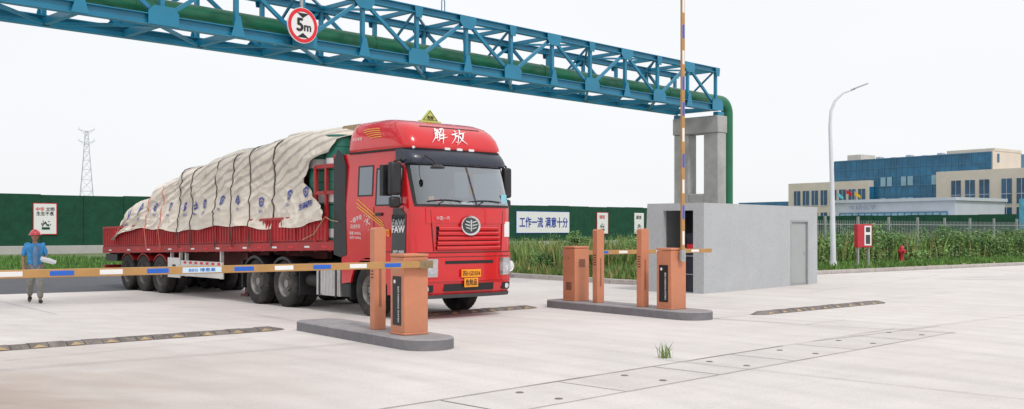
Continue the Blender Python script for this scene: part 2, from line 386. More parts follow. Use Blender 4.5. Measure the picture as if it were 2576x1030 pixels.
def kerb(name,pts,wd=.2,h=.13,m='kerb'):
    b=MB()
    for a,c in zip(pts,pts[1:]):
        a=V((*a,0));c=V((*c,0));L=(c-a).length;t=(c-a).normalized();nn=max(1,int(L/1.0))
        for i in range(nn):
            p0=a+t*(i*L/nn+.01);p1=a+t*((i+1)*L/nn-.01);b.beam(p0+V((0,0,h/2-.02)),p1+V((0,0,h/2-.02)),wd,h+.04)
    return b.out(name,m,None,bevel=.015,kind="structure")
kerb("kerb",[(-2.9,41.8),(.15,36.4),(3.2,32.2),(3.9,31.4)],.25,.15)
kerb("kerb",[(9.2,37.0),(12.4,39.5),(70,84.9)],.25,.14)
kerb("kerb",[(-70,31.2),(-18,36.4),(-12,38.7),(-3,42.2)],.2,.12)
sheet("verge_soil",[(9.2,37.1),(12.4,39.6),(70,85.0),(64,89),(28,61),(8,45)],.04,'mulch')

# ------------------------------------------------ vegetation
def blades(name,pts,hs,m,wd=.03,kind="stuff",lean=.35,mats=None):
    n=len(pts);vs=np.zeros((n*5,3));a=np.random.rand(n)*6.283
    ca,sa=np.cos(a),np.sin(a);ln=(np.random.rand(n)*lean+.05)*hs;la=np.random.rand(n)*6.283
    wv=wd*(.6+.8*np.random.rand(n))
    P0=np.array(pts)
    def setv(k,cx,f,hf,ww):
        vs[k::5,0]=P0[:,0]+np.cos(la)*ln*f+cx*ca*wv*ww;vs[k::5,1]=P0[:,1]+np.sin(la)*ln*f+cx*sa*wv*ww;vs[k::5,2]=P0[:,2]+hs*hf
    setv(0,-1,0,0,.7);setv(1,1,0,0,.7);setv(2,1,.3,.55,1);setv(3,-1,.3,.55,1);setv(4,0,1,1,0)
    fs=[]
    for i in range(n):
        k=i*5;fs+=[(k,k+1,k+2,k+3),(k+3,k+2,k+4)]
    me=bpy.data.meshes.new(name);me.from_pydata(vs.tolist(),[],fs);
    for x in (mats or [m]):me.materials.append(M[x])
    if mats:
        r=np.repeat((np.random.rand(n)<.25).astype(int),2);me.polygons.foreach_set("material_index",r.tolist())
    o=link(bpy.data.objects.new(name,me));
    if kind:o["kind"]=kind
    return o
def inpoly(x,y,poly):
    c=False;j=len(poly)-1
    for i in range(len(poly)):
        xi,yi=poly[i];xj,yj=poly[j]
        if (yi>y)!=(yj>y) and x<(xj-xi)*(y-yi)/(yj-yi)+xi:c=not c
        j=i
    return c
def sample(poly,n,z=0,bias=1):
    xs=[p[0] for p in poly];ys=[p[1] for p in poly];o=[]
    while len(o)<n:
        x=random.uniform(min(xs),max(xs));y=min(ys)+(max(ys)-min(ys))*random.random()**bias
        if inpoly(x,y,poly):o.append((x,y,z))
    return o
def clumps(cx,n,spread,leaf,mi=0,b=None):
    for i in range(n):
        while True:
            q=V((random.uniform(-1,1),random.uniform(-1,1),random.uniform(-1,1)))
            if q.length<1:break
        q=V((q.x*spread[0],q.y*spread[1],q.z*spread[2]))+V(cx)
        if q.z<0:q.z=-q.z*.3
        a=V((random.gauss(0,1),random.gauss(0,1),random.gauss(0,.6))).normalized();c=a.cross(V((random.gauss(0,1),random.gauss(0,1),random.gauss(0,1)))).normalized()
        s=leaf*random.uniform(.6,1.4)
        b.add([q-a*s,q+c*s*.45,q+a*s,q-c*s*.45],[(0,1,2,3)],mi)
def bushobj(name,label,cat,pos,sp,n,leaf,m='bush',group=None):
    t=thing(name,label,cat,pos,0,group)
    b=MB()
    for k in range(9):
        a=random.random()*6.28;r=random.random()*.7
        b.tube([(0,0,0),(math.cos(a)*sp[0]*r*.5,math.sin(a)*sp[1]*r*.5,sp[2]*.9),(math.cos(a)*sp[0]*r,math.sin(a)*sp[1]*r,sp[2]*1.5)],[.02,.012,.004],5)
    b.out("stem",'wood',t)
    b=MB()
    K=int(n/60)
    for k in range(K):
        a=random.random()*6.28;r=math.sqrt(random.random());h=random.random()
        c=(math.cos(a)*sp[0]*r*(1-.4*h),math.sin(a)*sp[1]*r*(1-.4*h),sp[2]*(.25+1.5*h))
        s=random.uniform(.15,.34)*min(sp)
        clumps(c,60,(s*1.3,s*1.3,s),leaf,0,b)
    b.out("foliage",m,t,smooth=0,fix=False)
    return t
R1=[(.35,36.6),(3.3,32.5),(4.3,31.9),(5.2,33),(7,34.5),(13,45),(14,62),(-8,62),(-8,46),(-3,42.4)]
pts=[p for p in sample(R1,24000,0,1.7)]
hs=np.array([random.uniform(.18,.5)*(1+.6*noise.noise(V((p[0]*.4,p[1]*.4,0)))) for p in pts])
blades("weed_bed",pts,hs,'weed',.022,mats=['weed','straw'])
R1b=[(.5,40),(3.2,35.5),(8,37),(12,46),(12,60),(-8,60),(-8,48)]
pts=[p for p in sample(R1b,16000,.0,1.4) if noise.noise(V((p[0]*.45,p[1]*.25,8)))>-.12];hs=np.array([random.uniform(.7,1.35)*(1+.5*noise.noise(V((p[0]*.3,p[1]*.3,3)))) for p in pts])
blades("tall_weeds",pts,hs,'weed',.03,lean=.35,mats=['weed','straw'])
b=MB()
for i in range(300):
    p=sample(R1,1,0,1.3)[0];k=(p[1]-31)/16
    clumps((p[0],p[1],random.uniform(.1,.45+min(.9,k*.8))),44,(.36,.36,.28),.05,i%2,b)
b.out("weed_leaf_clumps",['bush','bushp'],None,smooth=0,fix=False,kind="stuff")
bushobj("bush","tall leafy green bush rising from the weed bed","bush",(2.75,44.5,0),(.75,.7,.92),2400,.06,'bushp')
bushobj("bush","low bright green bush beside the kerb","bush",(1.2,38.8,0),(.9,.7,.42),1800,.05,'bush')
R3v=[(-24,36.5),(-18,37),(-12,39.2),(-6,41.6),(-6,52),(-32,55),(-34,50)]
pts=sample(R3v,26000,0,1.2);hs=np.array([random.uniform(.15,.42)*(1+.5*noise.noise(V((p[0]*.3,p[1]*.3,9)))) for p in pts])
blades("grass_verge",pts,hs,'grass',.028)
def KR(t,o,z=0):
    q=V((12.4,39.3,0))+V((.787,.617,0))*t+V((-.617,.787,0))*o;return (q.x,q.y,z)
pts=[KR(random.uniform(-5,36),random.random()**.7*5.6+.5,.04) for i in range(15000)]
pts=[p for p in pts if noise.noise(V((p[0]*.5,p[1]*.5,1)))>-.18]
hs=np.array([random.uniform(.06,.3) for p in pts]);blades("verge_grass",pts,hs,'grass',.03)
b=MB()
for i in range(1250):
    t=random.uniform(-4,38);o=random.choice((random.gauss(5.9,.5),random.gauss(7.0,.7)))
    hmax=1.45+1.0*noise.noise(V((t*.35,0,5)))
    hh=random.random()**.8*hmax
    if o<5.1:hh*=.4
    p=KR(t,o,hh);clumps(p,40,(.5,.5,.34),.075,0 if random.random()<.55 else 1,b)
b.out("climbing_plants",['bush','bushp'],None,smooth=0,fix=False,kind="stuff")
pts=[KR(random.uniform(2,42),random.uniform(5.2,14),0) for i in range(12000)];hs=np.array([random.uniform(.6,1.8) for p in pts])
blades("tall_grass",pts,hs,'weed',.03,mats=['weed','straw'])
pts=[(2.02+random.gauss(0,.05),13.45+random.gauss(0,.04),0) for i in range(46)]
o=blades("weed_tuft",pts,np.array([random.uniform(.05,.24) for _ in pts]),'weed',.006,kind=None,lean=.8,mats=['weed','straw'])
o["label"]="small green weed tuft growing from a pavement joint";o["category"]="weed"

# ------------------------------------------------ hoardings
def poster(parent,name,x,zc,wd,hh,mainm='whitefilm',y=-.06,frame_m='redfilm'):
    b=MB();b.b2((x-wd/2,y-.03,zc-hh/2),(x+wd/2,y+.03,zc+hh/2),0)
    b.b2((x-wd/2+.05,y-.036,zc-hh/2+.05),(x+wd/2-.05,y-.03,zc+hh/2-.05),1)
    return b.out(name,[frame_m,mainm],parent)
hw_=thing("hoarding_wall","long dark green artificial turf hoarding on a pale concrete base","wall",(-48,62,0),math.atan2(56,64))
b=MB();L=86
for i in range(int(L/3)+1):
    b.b2((i*3+.015,-.05+.01*(i%2),.58),(min(i*3+2.985,L),.12,4.32+.03*math.sin(i*1.7)))
b.b2((0,.12,.3),(L,.2,4.2));b.out("turf_panel",'turf',hw_)
b=MB();b.b2((-.1,-.25,-.1),(L+.1,.3,.57));b.out("concrete_base",'base',hw_,bevel=.03)
def fr_w(x,z,y=-.1):return frame((x,y,z),(1,0,0),(0,0,1))
p=poster(hw_,"slogan_board",68.1,2.55,7.7,2.3,y=-.1,frame_m='bluefilm')
text("工作一流",'blueink',p,fr_w(66.35,2.55,-.15),width=3.3,height=1.08,bold=.028);text("满意十分",'blueink',p,fr_w(70.0,2.55,-.15),width=3.3,height=1.08,bold=.028)
p=poster(hw_,"poster",18.25,2.54,1.65,2.3,frame_m='redfilm',y=-.1)
text("中华",'redfilm',p,fr_w(17.9,3.25,-.15),width=.58,bold=.02);text("文明",'ink',p,fr_w(18.6,3.25,-.15),width=.58,bold=.02);text("生生不息",'ink',p,fr_w(18.25,2.93,-.15),width=1.2,bold=.02)
def inkplant(parent,x,z,s,y):
    b=MB()
    for k in range(22):
        a=random.uniform(.3,2.84);r=random.uniform(.15,.5)*s;q=V((x+math.cos(a)*r*.8,y-.0007*k,z+math.sin(a)*r))
        c=random.uniform(0,3);e=V((math.cos(c),0,math.sin(c)))*.09*s;f=V((-e.z,0,e.x))*.4
        b.add([q-e,q+f,q+e,q-f],[(0,1,2,3)],k%2)
    b.b2((x-.28*s,y-.002,z-.2*s),(x+.28*s,y,z-.02*s),0)
    b.out("plant_print",['turf','rubber'],parent,smooth=0)
inkplant(p,18.3,1.95,1.0,-.145)
for x,wd in((77.1,1.8),(83.2,1.6)):
    p=poster(hw_,"poster",x,2.5,wd,2.4,frame_m='redfilm' if x<80 else 'whitefilm',y=-.1)
    text("诚信",'redfilm' if x<80 else 'ink',p,fr_w(x-.1,3.2,-.15),width=.9,bold=.02);inkplant(p,x,1.9,1.1,-.145)
h2=thing("hedge_wall","distant dark green turf boundary wall","wall",(28.5,96.6,0),math.atan2(-10.6,13.8))
b=MB()
for i in range(6):b.b2((i*3+.02,0,0),(i*3+2.98,.2,3.05+.03*(i%2)))
b.out("turf_panel",'turf',h2)
bb=thing("billboard","blue and teal advertising billboard beside the fence","billboard",(46.6,88,0),R(-40))
b=MB();b.cyl((-1.5,.1,0),(-1.5,.1,4),.06);b.cyl((1.8,.1,0),(1.8,.1,4),.06);b.split("post",'galv',bb)
b=MB();b.b2((-2.2,-.05,1.7),(3.2,.05,4.5));b.out("panel",mat("billboard_print",(.08,.33,.46),.5,0,.5,.9),bb)
text("创新",'whitefilm',bb,frame((0,-.06,4.0),(1,0,0),(0,0,1)),width=1.0)

# ------------------------------------------------ guardhouse
gh=thing("guardhouse","low grey rough-plastered gatehouse with an open entrance","building",(5.13,27,0),math.atan2(.7507,.6606))
b=MB();H=2.44;t=.16;D=1.80
b.b2((0,0,-.05),(5.15,t,H));b.b2((6.31,0,-.05),(7.0,t,H));b.b2((5.15,0,1.99),(6.31,t,H))
b.b2((7.0-t,t,-.05),(7.0,D,H));b.b2((t,D-t,-.05),(7.0-t,D,H))
b.b2((0,t,-.05),(t,.33,H));b.b2((0,.33,2.24),(t,1.28,H))
b.prism([(0,1.28,-.05),(0,D+.12,-.05),(0,D,H),(0,1.28,H)],(t,0,0))
b.out("wall",'plaster',gh)
b=MB();b.b2((t,t,H-.18),(7-t,D-t,H-.03));b.b2((t+.01,t+.01,-.02),(7-t,D-t,.02));b.out("roof_slab",'plaster',gh)
b=MB();b.b2((5.18,.05,.0),(6.28,.10,1.96));b.b2((5.25,.035,.06),(6.21,.05,1.90));b.b2((6.1,.01,.95),(6.16,.035,1.05));b.out("door",'door',gh,bevel=.01)
b=MB();b.b2((5.12,-.012,0),(5.18,.05,2.02),0);b.b2((6.28,-.012,0),(6.34,.05,2.02),0);b.b2((5.18,-.012,1.96),(6.28,.05,2.02),0);b.out("door_frame",'galv',gh)
b=MB();b.b2((1.6,t,.0),(1.68,D-t,2.25));b.out("partition",'dkgrey',gh)
tm=thing("turnstile_gate","steel turnstile cabinet with red display inside the entrance","turnstile",(0,0,0),0)
tm.location=gh.location;tm.rotation_euler=gh.rotation_euler
b=MB();b.b2((.28,.40,.02),(.95,.72,1.58));b.b2((.3,.36,1.5),(.9,.78,1.62));b.out("housing",'navy',tm,bevel=.02)
b=MB()
for k in(.5,1.0):b.cyl((.22,.45,k),(.22,.75,k),.014,n=8)
b.cyl((.22,.42,0),(.22,.42,1.55),.025,n=8);b.cyl((.22,.78,0),(.22,.78,1.55),.025,n=8);b.cyl((.3,1.12,0),(.3,1.12,1.2),.03,n=8);b.out("steel_bars",'galv',tm)
b=MB();b.b2((.255,.46,1.18),(.278,.68,1.32));b.out("display",'redfilm',tm)

# ------------------------------------------------ pipe bridge
E=V((6.85,34,0));ang=math.atan2(.715,.70)
tr=thing("pipe_bridge","teal steel box truss bridge carrying a large green pipe","bridge",E,ang)
W=1.65;ZB=5.83;ZT=7.08;X0=-31.2
def truss_side(y,name):
    b=MB()
    for z,h in((ZB,.22),(ZT,.17)):
        xe=.05 if z==ZB else .15
        b.b2((X0,y-.085,z-h/2),(xe,y+.085,z-h/2+.02));b.b2((X0,y-.085,z+h/2-.02),(xe,y+.085,z+h/2));b.b2((X0,y-.012,z-h/2+.02),(xe,y+.012,z+h/2-.02))
    i=0;x=0
    while x>X0+.1:
        hz=ZT-.08;lz=ZB+.1
        b.b2((x-.045,y-.045,lz),(x+.045,y+.045,hz))
        nx=x-1.64
        if nx>X0:
            if i%2==0:b.beam((x-.1,y,lz+.02),(nx+.1,y,hz-.02),.07,.08)
            else:b.beam((x-.1,y,hz-.02),(nx+.1,y,lz+.02),.07,.08)
        x=nx;i+=1
    return b.out(name,'teal',tr)
truss_side(0,"truss_frame");truss_side(W,"truss_frame")
for y in(0,W):
    x=0;i=0;b=MB()
    while x>X0+.1:
        yy=y-.1 if y==0 else y+.1
        if i%2==0:
            b.prism([(x-.32,yy,ZB-.1),(x+.32,yy,ZB-.1),(x+.32,yy,ZB+.16),(x+.2,yy,ZB+.28),(x-.2,yy,ZB+.28),(x-.32,yy,ZB+.16)],(0,.016,0))
            b.prism([(x-.13,yy,ZT+.06),(x+.13,yy,ZT+.06),(x+.09,yy,ZT-.2),(x-.09,yy,ZT-.2)],(0,.016,0))
        else:
            b.prism([(x-.28,yy,ZT+.07),(x+.28,yy,ZT+.07),(x+.28,yy,ZT-.1),(x+.16,yy,ZT-.24),(x-.16,yy,ZT-.24),(x-.28,yy,ZT-.1)],(0,.016,0))
            b.prism([(x-.17,yy,ZB-.1),(x+.17,yy,ZB-.1),(x+.1,yy,ZB+.12),(x+.05,yy,ZB+.34),(x-.05,yy,ZB+.34),(x-.1,yy,ZB+.12)],(0,.016,0))
        x-=1.64;i+=1
    b.split("gusset_plate",'teal',tr)
b=MB();x=0;i=0
while x>X0+.1:
    b.b2((x-.06,.09,ZB-.1),(x+.06,W-.09,ZB+.04));b.b2((x-.04,.09,ZT-.05),(x+.04,W-.09,ZT+.05))
    nx=x-1.64
    if nx>X0:
        s=(.09,W-.09) if i%2==0 else (W-.09,.09)
        b.beam((x,s[0],ZB-.07),(nx,s[1],ZB-.07),.07,.06);b.beam((x,s[0],ZT),(nx,s[1],ZT),.06,.05)
        if i%2==0:b.beam((x,.1,ZT-.06),(x,W-.1,ZB+.1),.05,.05)
    x=nx;i+=1
b.out("cross_bracing",'teal',tr)
rp=.20;pz=ZB+.18+rp;py=.62;xe=1.28
pts=[(X0,py,pz),(-5,py,pz),(xe,py,pz)]+[(xe+.42*math.sin(a),py,pz-.42*(1-math.cos(a))) for a in [R(k) for k in range(10,91,10)]]+[(xe+.42,py,-.02)]
b=MB();b.tube(pts,rp,28)
x=-2
while x>X0:b.cyl((x,py,pz),(x+.03,py,pz),rp+.012,n=28);x-=6
b.out("pipe",'pipe',tr)
b=MB();x=-.82
while x>X0:
    b.b2((x-.08,py-.2,ZB+.06),(x+.08,py+.2,ZB+.17));x-=3.28
b.split("pipe_saddle",'teal',tr)
b=MB();b.tube([(-12.3,0,ZT+.08),(-12.3,0,ZT+.35),(-12.25,0,ZT+.42),(-12.2,0,ZT+.35),(-12.2,0,ZT+.08)],.014,6);b.out("lifting_lug",'teal',tr)
pr=thing("bridge_pier","grey concrete portal pier with two legs and a cap beam","pier",E,ang,group="bridge piers")
b=MB()
b.b2((.0,-.1,5.0),(.58,1.75,5.58));b.b2((.04,-.08,0),(.54,.50,5.0));b.b2((.04,1.12,0),(.54,1.72,5.0))
b.b2((.04,.50,2.45),(.54,1.12,2.95))
b.out("portal_frame",'conc',pr,bevel=.03)
b=MB();b.b2((.05,-.08,5.58),(.4,.12,5.7));b.b2((.05,1.55,5.58),(.4,1.73,5.7));b.split("bearing",'teal',pr)
copytree(pr,E+V((.70,.715,0)).normalized()*(-31.4))
hs_=thing("height_limit_sign","round white height limit sign with red rim hanging on the truss","sign",E+V((.70,.715,0)).normalized()*(-16.62),ang)
b=MB();yy=-.34
b.lathe([(0,yy),(.385,yy),(.385,yy+.03),(0,yy+.03)],(0,0,6.14),'y',40,1);b.lathe([(.295,yy-.003),(.375,yy-.003)],(0,0,6.14),'y',40,0)
b.out("sign_disc",['redfilm','whitefilm'],hs_)
b=MB();b.add([(-.15,yy-.006,6.405),(.15,yy-.006,6.405),(0,yy-.006,6.30)],[(0,1,2)]);b.add([(-.15,yy-.006,5.875),(.15,yy-.006,5.875),(0,yy-.006,5.98)],[(0,1,2)]);b.split("arrow_mark",'ink',hs_,smooth=0)
text("5",'ink',hs_,frame((-.075,yy-.008,6.15),(1,0,0),(0,0,1)),height=.27,bold=.035);text("m",'ink',hs_,frame((.12,yy-.008,6.09),(1,0,0),(0,0,1)),height=.12,bold=.03)
b=MB();b.b2((-.03,yy+.03,5.85),(.03,-.1,5.95));b.b2((-.03,yy+.03,6.1),(.03,yy+.07,7.0));b.b2((-.03,yy+.03,6.93),(.03,-.09,7.0));b.out("bracket",'galv',hs_)

# ------------------------------------------------ islands
def island(label,C,L,dr=V((-.6,.8,0))):
    o=thing("traffic_island",label,"traffic island",(C[0],C[1],0),math.atan2(.8,-.6),group="traffic islands")
    r=.41;h=.165
    def outline(rr):
        pts=[]
        for k in range(13):
            a=R(90+k*15);pts.append((math.cos(a)*rr,math.sin(a)*rr))
        return pts+[(L,-rr),(L+.15,-rr+.12),(L+.15,rr-.12),(L,rr)]
    o1=outline(r);o2=outline(r-.02)
    b=MB();nn=len(o1)
    vs=[(x,y,-.05) for x,y in o1]+[(x,y,h-.02) for x,y in o1]+[(x,y,h) for x,y in o2]
    fs=[(i,(i+1)%nn,nn+(i+1)%nn,nn+i) for i in range(nn)];b.add(vs,fs,0)
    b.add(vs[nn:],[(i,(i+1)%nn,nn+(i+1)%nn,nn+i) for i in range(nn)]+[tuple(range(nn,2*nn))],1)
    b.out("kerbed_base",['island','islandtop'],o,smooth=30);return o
island("grey concrete barrier island with rounded nose",(-1.25,14.6),3.45)
island("grey concrete barrier island with rounded nose",(3.44,19.4),3.9)
GA=math.atan2(.6,.8)
palepl=mat("pale_blue_plate",(.55,.72,.85),.4,0,.05,3);bronze=mat("bronze_clamp",(.28,.2,.11),.5,.3,.1,6)
def barrier(label,c,armdir,face,L,t0=.58,step=.555,seq="BWBWBSBWBWBW"):
    g=thing("barrier_gate",label,"barrier gate",(c[0],c[1],.165),GA,group="barrier gates")
    b=MB();hx,hy,H=.205,.2,1.19
    b.b2((-hx,-hy,.03),(hx,hy,H-.05));b.b2((-hx-.006,-hy-.006,H-.045),(hx+.006,hy+.006,H));b.b2((-hx-.008,-hy-.008,0),(hx+.008,hy+.008,.035))
    b.out("cabinet",'cab',g,bevel=.012)
    if armdir!='+x':
        b=MB();b.b2((-hx-.008,-.115,.14),(-hx-.001,.125,.86));b.out("control_panel",'ink',g,bevel=.004)
        text("BSG PARKING SYSTEM",'whitefilm',g,frame((-hx-.0095,-.05,.45),(0,0,-1),(0,-1,0)),width=.52,bold=.02)
        b=MB();b.lathe([(0,-.002),(.028,-.002),(.028,.003)],(-hx-.01,.06,.78),'x',14,0);b.out("emblem",'whitefilm',g)
    else:
        b=MB()
        for k in range(8):b.b2((-.09,-hy-.004,.74+k*.022),(.09,-hy-.0005,.75+k*.022))
        b.out("vent",'chassis',g)
        b=MB()
        for k in range(8):b.b2((-hx-.004,-.09,.24+k*.022),(-hx-.0005,.09,.25+k*.022))
        b.out("vent",'chassis',g)
    b=MB();b.cyl((-hx-.012,.0,.93),(-hx,.0,.93),.012,n=10);b.out("lock",'chrome',g)
    px_=.13 if armdir=='-x' else (.03 if armdir=='z' else -.05);ya=face*(hy+.075);za=1.035
    D={'-x':V((-1,0,0)),'+x':V((1,0,0)),'z':V((0,0,1))}[armdir];O=V((px_,ya,za));up=V((0,0,1)) if armdir!='z' else V((1,0,0))
    aw=.098 if armdir!='z' else .085
    b=MB();b.beam(O-D*.05,O+D*L,.045,aw,0,up)
    for i,cc in enumerate(seq):
        tt=t0+i*step
        if tt+.15>L:break
        if cc=='S':continue
        m_={'B':1,'W':2}[cc];c0=O+D*tt
        b.beam(c0-D*.135,c0+D*.135,.0485,.062,m_,up)
    a=b.out("barrier_arm",['arm','bluefilm','whitefilm'],g,bevel=.006)
    if 'S' in seq:
        tt=t0+seq.index('S')*step;c0=O+D*tt
        b=MB();b.beam(c0-D*.25,c0+D*.25,.05,.07,0,up);sp=b.out("maker_plate",palepl,a)
        text("BSG 博思高",'bluefilm',a,frame(c0+V((0,-.027,0)),(1,0,0),(0,0,1)),width=.34,height=.045,bold=.005)
    b=MB();b.beam(O-D*.1,O+D*.12,.056,.115,0,up);b.cyl((px_,face*hy,za),(px_,face*(hy+.11),za),.035,n=12)
    for k in(-.04,.05):
        q=O+D*k;b.cyl(q+V((0,-.035,0)),q+V((0,.035,0)),.012,n=6)
    b.out("arm_clamp",'galv' if armdir!='-x' else bronze,g)
    return g
barrier("terracotta barrier gate with lowered tan blue and white arm",(-1.524,14.97),'-x',-1,7.4)
barrier("terracotta barrier gate with its striped arm raised upright",(3.12,19.78),'z',-1,6.4,.35,.5,"WBWBWBBWBWBWB")
barrier("terracotta barrier gate with lowered arm behind the posts",(1.40,22.1),'+x',1,4.7,.5,.6,"WBWBWBWB")
slotm=mat("slot_brown",(.30,.12,.07),.6)
def post(label,c,h=1.58):
    g=thing("reader_post",label,"post",(c[0],c[1],.165),GA,group="reader posts")
    b=MB();b.prism([(-.1,-.075,0),(.1,-.075,0),(.1,-.075,h-.03),(.07,-.075,h),(-.07,-.075,h),(-.1,-.075,h-.03)],(0,.15,0));b.out("post_body",'cab',g,bevel=.01)
    b=MB();b.b2((-.02,-.079,.35),(.02,-.0755,.95));b.out("reader_slot",slotm,g)
    b=MB()
    for k in range(5):b.b2((-.104,-.04,.8+k*.05),(-.1005,.04,.815+k*.05))
    b.out("vent",'chassis',g)
    b=MB();b.lathe([(.0,.05),(.03,.045),(.045,.02),(.045,-.02),(0,-.02)],(.1,0,h-.12),'x',16);b.out("signal_lamp",'redfilm',g);return g
post("slim terracotta reader post on the near island",(-2.08,15.66))
post("slim terracotta reader post beside the far cabinets",(1.83,21.4),1.56)
post("slim terracotta reader post beside the far cabinets",(2.62,20.25),1.57)

# ------------------------------------------------ speed humps
def hump(p0,p1,label):
    p0=V((*p0,0));p1=V((*p1,0));L=(p1-p0).length;g=thing("speed_hump",label,"speed bump",p0,math.atan2(p1.y-p0.y,p1.x-p0.x),group="speed humps")
    b=MB();n=int(L/.25);st=L/n;prof=[(-.19,0),(-.11,.045),(-.04,.06),(.04,.06),(.11,.045),(.19,0)]
    lo=[(y*.5,z*.3) for y,z in prof]
    for i in range(n):
        a,c=i*st+.006,(i+1)*st-.006;dz=random.uniform(-.004,.004);dy=random.uniform(-.008,.008)
        vs=[]
        for x,pf in((a,prof if i>0 else lo),(c,prof if i<n-1 else lo)):
            vs+=[(x,y+dy,max(.001,z+.002+(dz if z>.02 else 0))) for y,z in pf]
        b.add(vs,[(k,k+1,k+7,k+6) for k in range(5)]+[tuple(range(6)),tuple(range(6,12))],0)
        if 0<i<n-1 and i%2:
            for s in(-1,1):
                q=[(a+.02,s*.182+dy,.014),(c-.02,s*.182+dy,.014),((a+c)/2,s*.115+dy,.052)]
                b.add(q,[(0,1,2)],1)
    b.out("hump_segments",['bump','humpy'],g,smooth=0)
hump((-9.5,12.35),(-3.95,17.35),"worn rubber speed hump with faded yellow triangles")
hump((-1.9,19.95),(.5,22.2),"worn rubber speed hump beneath the truck front")
hump((4.85,20.3),(8.7,23.75),"worn rubber speed hump on the free lane")

# ------------------------------------------------ TRUCK
FA=math.atan2(-.742,.67)
tk=thing("semi_truck","red articulated truck with high-roof cab and loaded flatbed trailer","truck",(-1.91,20.70,0),FA)
def fx(z):return lerp([(.4,1.56),(.6,1.60),(1.25,1.62),(2.15,1.60),(2.98,1.38),(3.25,1.29),(3.4,1.25)],z)
def hwd(z):return lerp([(.4,1.22),(1.0,1.24),(2.2,1.24),(3.0,1.20),(3.3,1.19)],z)
def front(y,z,off=0):
    w_=hwd(z);a=min(1.0,abs(y)/w_);return V((fx(z)-.07*a*a-.17*a**12+off,y,z))
ny=[-1,-.99,-.97,-.94,-.88,-.78,-.68,-.55,-.4,-.2,0,.2,.4,.55,.68,.78,.88,.94,.97,.99,1]
xs=[1.27,1.1,.95,.75,.5,.28,.12,-.1,-.35,-.6,-.8,-.95]
def per(z,off=0):
    w_=hwd(z);o=[]
    for a in ny:
        p=front(a*w_,z,off);p.y+=off*a;o.append(p)
    k=front(w_,z).x
    for x in xs:o.append(V((min(x,k-.02) if x>1.2 else min(x,k-.04),w_+off,z)))
    for a in(.5,0,-.5):o.append(V((-.95-off,a*w_,z)))
    for x in xs[::-1]:o.append(V((min(x,k-.02) if x>1.2 else min(x,k-.04),-w_-off,z)))
    return o
zl=[1.1,1.25,1.3,1.6,1.9,2.10,2.20,2.4,2.6,2.75,2.9,2.97,3.1,3.24]
rings=[per(z) for z in zl];N=len(rings[0])
def skipf(i,j):
    zc=(zl[j]+zl[j+1])/2;a=rings[j][i];c=rings[j][(i+1)%N];x=(a.x+c.x)/2;y=(a.y+c.y)/2
    if i<20 and 2.2<zc<2.97 and abs(y)<1.16:return True
    if i>=20 and abs(abs(y)-hwd(zc))<.02 and((2.2<zc<2.9 and .28<x<1.1) or(2.4<zc<2.97 and -.35<x<.12)):return True
    return False
b=MB();b.grid(lambda i,j:rings[j][i],N,len(zl),0,skipf,True);b.add(rings[0],[tuple(range(N))]);b.add(rings[-1],[tuple(range(N))[::-1]])
cab=b.out("cab_shell",'red',tk,smooth=40)
b=MB();b.b2((-.9,-1.12,1.2),(1.2,1.12,1.25),0);b.b2((-.93,-1.15,1.2),(-.88,1.15,3.15),0);b.b2((-.88,-1.14,3.0),(1.1,1.14,3.04),0)
b.b2((1.0,-1.05,1.9),(1.36,1.05,2.14),0);b.b2((.92,-1.02,2.0),(1.05,1.02,2.2),0)
for s in(-1,1):b.b2((.28,s*1.13-.02,1.3),(1.1,s*1.13+.02,2.18),0)
b.out("cab_interior",'inter',tk)
for y in(-.6,.6):
    b=MB();b.b2((-.15,y-.28,1.5),(.4,y+.28,1.68));b.beam((-.1,y,1.65),(-.25,y,2.45),.52,.14);b.b2((-.33,y-.14,2.45),(-.22,y+.14,2.68))
    b.out("seat",'chassis',tk,bevel=.04)
b=MB();b.tube([(.86+.10*math.cos(a)*.9,.6+.23*math.sin(a),2.10+.17*math.cos(a)) for a in [R(k*15) for k in range(25)]],.016,8,caps=False);b.cyl((.86,.6,2.1),(1.0,.6,2.0),.03);b.beam((.86,.38,2.1),(.86,.82,2.1),.03,.03);b.out("steering_wheel",'black',tk)
def patch(name,y0,y1,z0,z1,off,m,nx=14,nz=5,parent=tk,thick=0,label=None):
    b=MB()
    def f(i,j):
        y=y0+(y1-y0)*i/(nx-1);z=z0+(z1-z0)*j/(nz-1);return front(y,z,off)
    b.grid(f,nx,nz)
    if thick:
        b.grid(lambda i,j:f(i,j)-V((thick,0,0)),nx,nz)
        for e in(0,nz-1):b.add([f(i,e) for i in range(nx)]+[f(i,e)-V((thick,0,0)) for i in range(nx)],[(i,i+1,nx+i+1,nx+i) for i in range(nx-1)])
        for e in(0,nx-1):b.add([f(e,j) for j in range(nz)]+[f(e,j)-V((thick,0,0)) for j in range(nz)],[(j,j+1,nz+j+1,nz+j) for j in range(nz-1)])
    return b.out(name,m,parent,smooth=50,label=label)
ws=patch("windscreen",-1.175,1.175,2.19,2.98,.004,'glass',60,8)
patch("screen_surround",-1.19,1.19,2.15,2.195,.010,'ink',60,3);patch("screen_surround",-1.19,1.19,2.95,3.0,.010,'ink',60,3)
for s in(-1,1):patch("pillar_trim",s*1.145,s*1.195,2.2,2.95,.010,'ink',9,6)
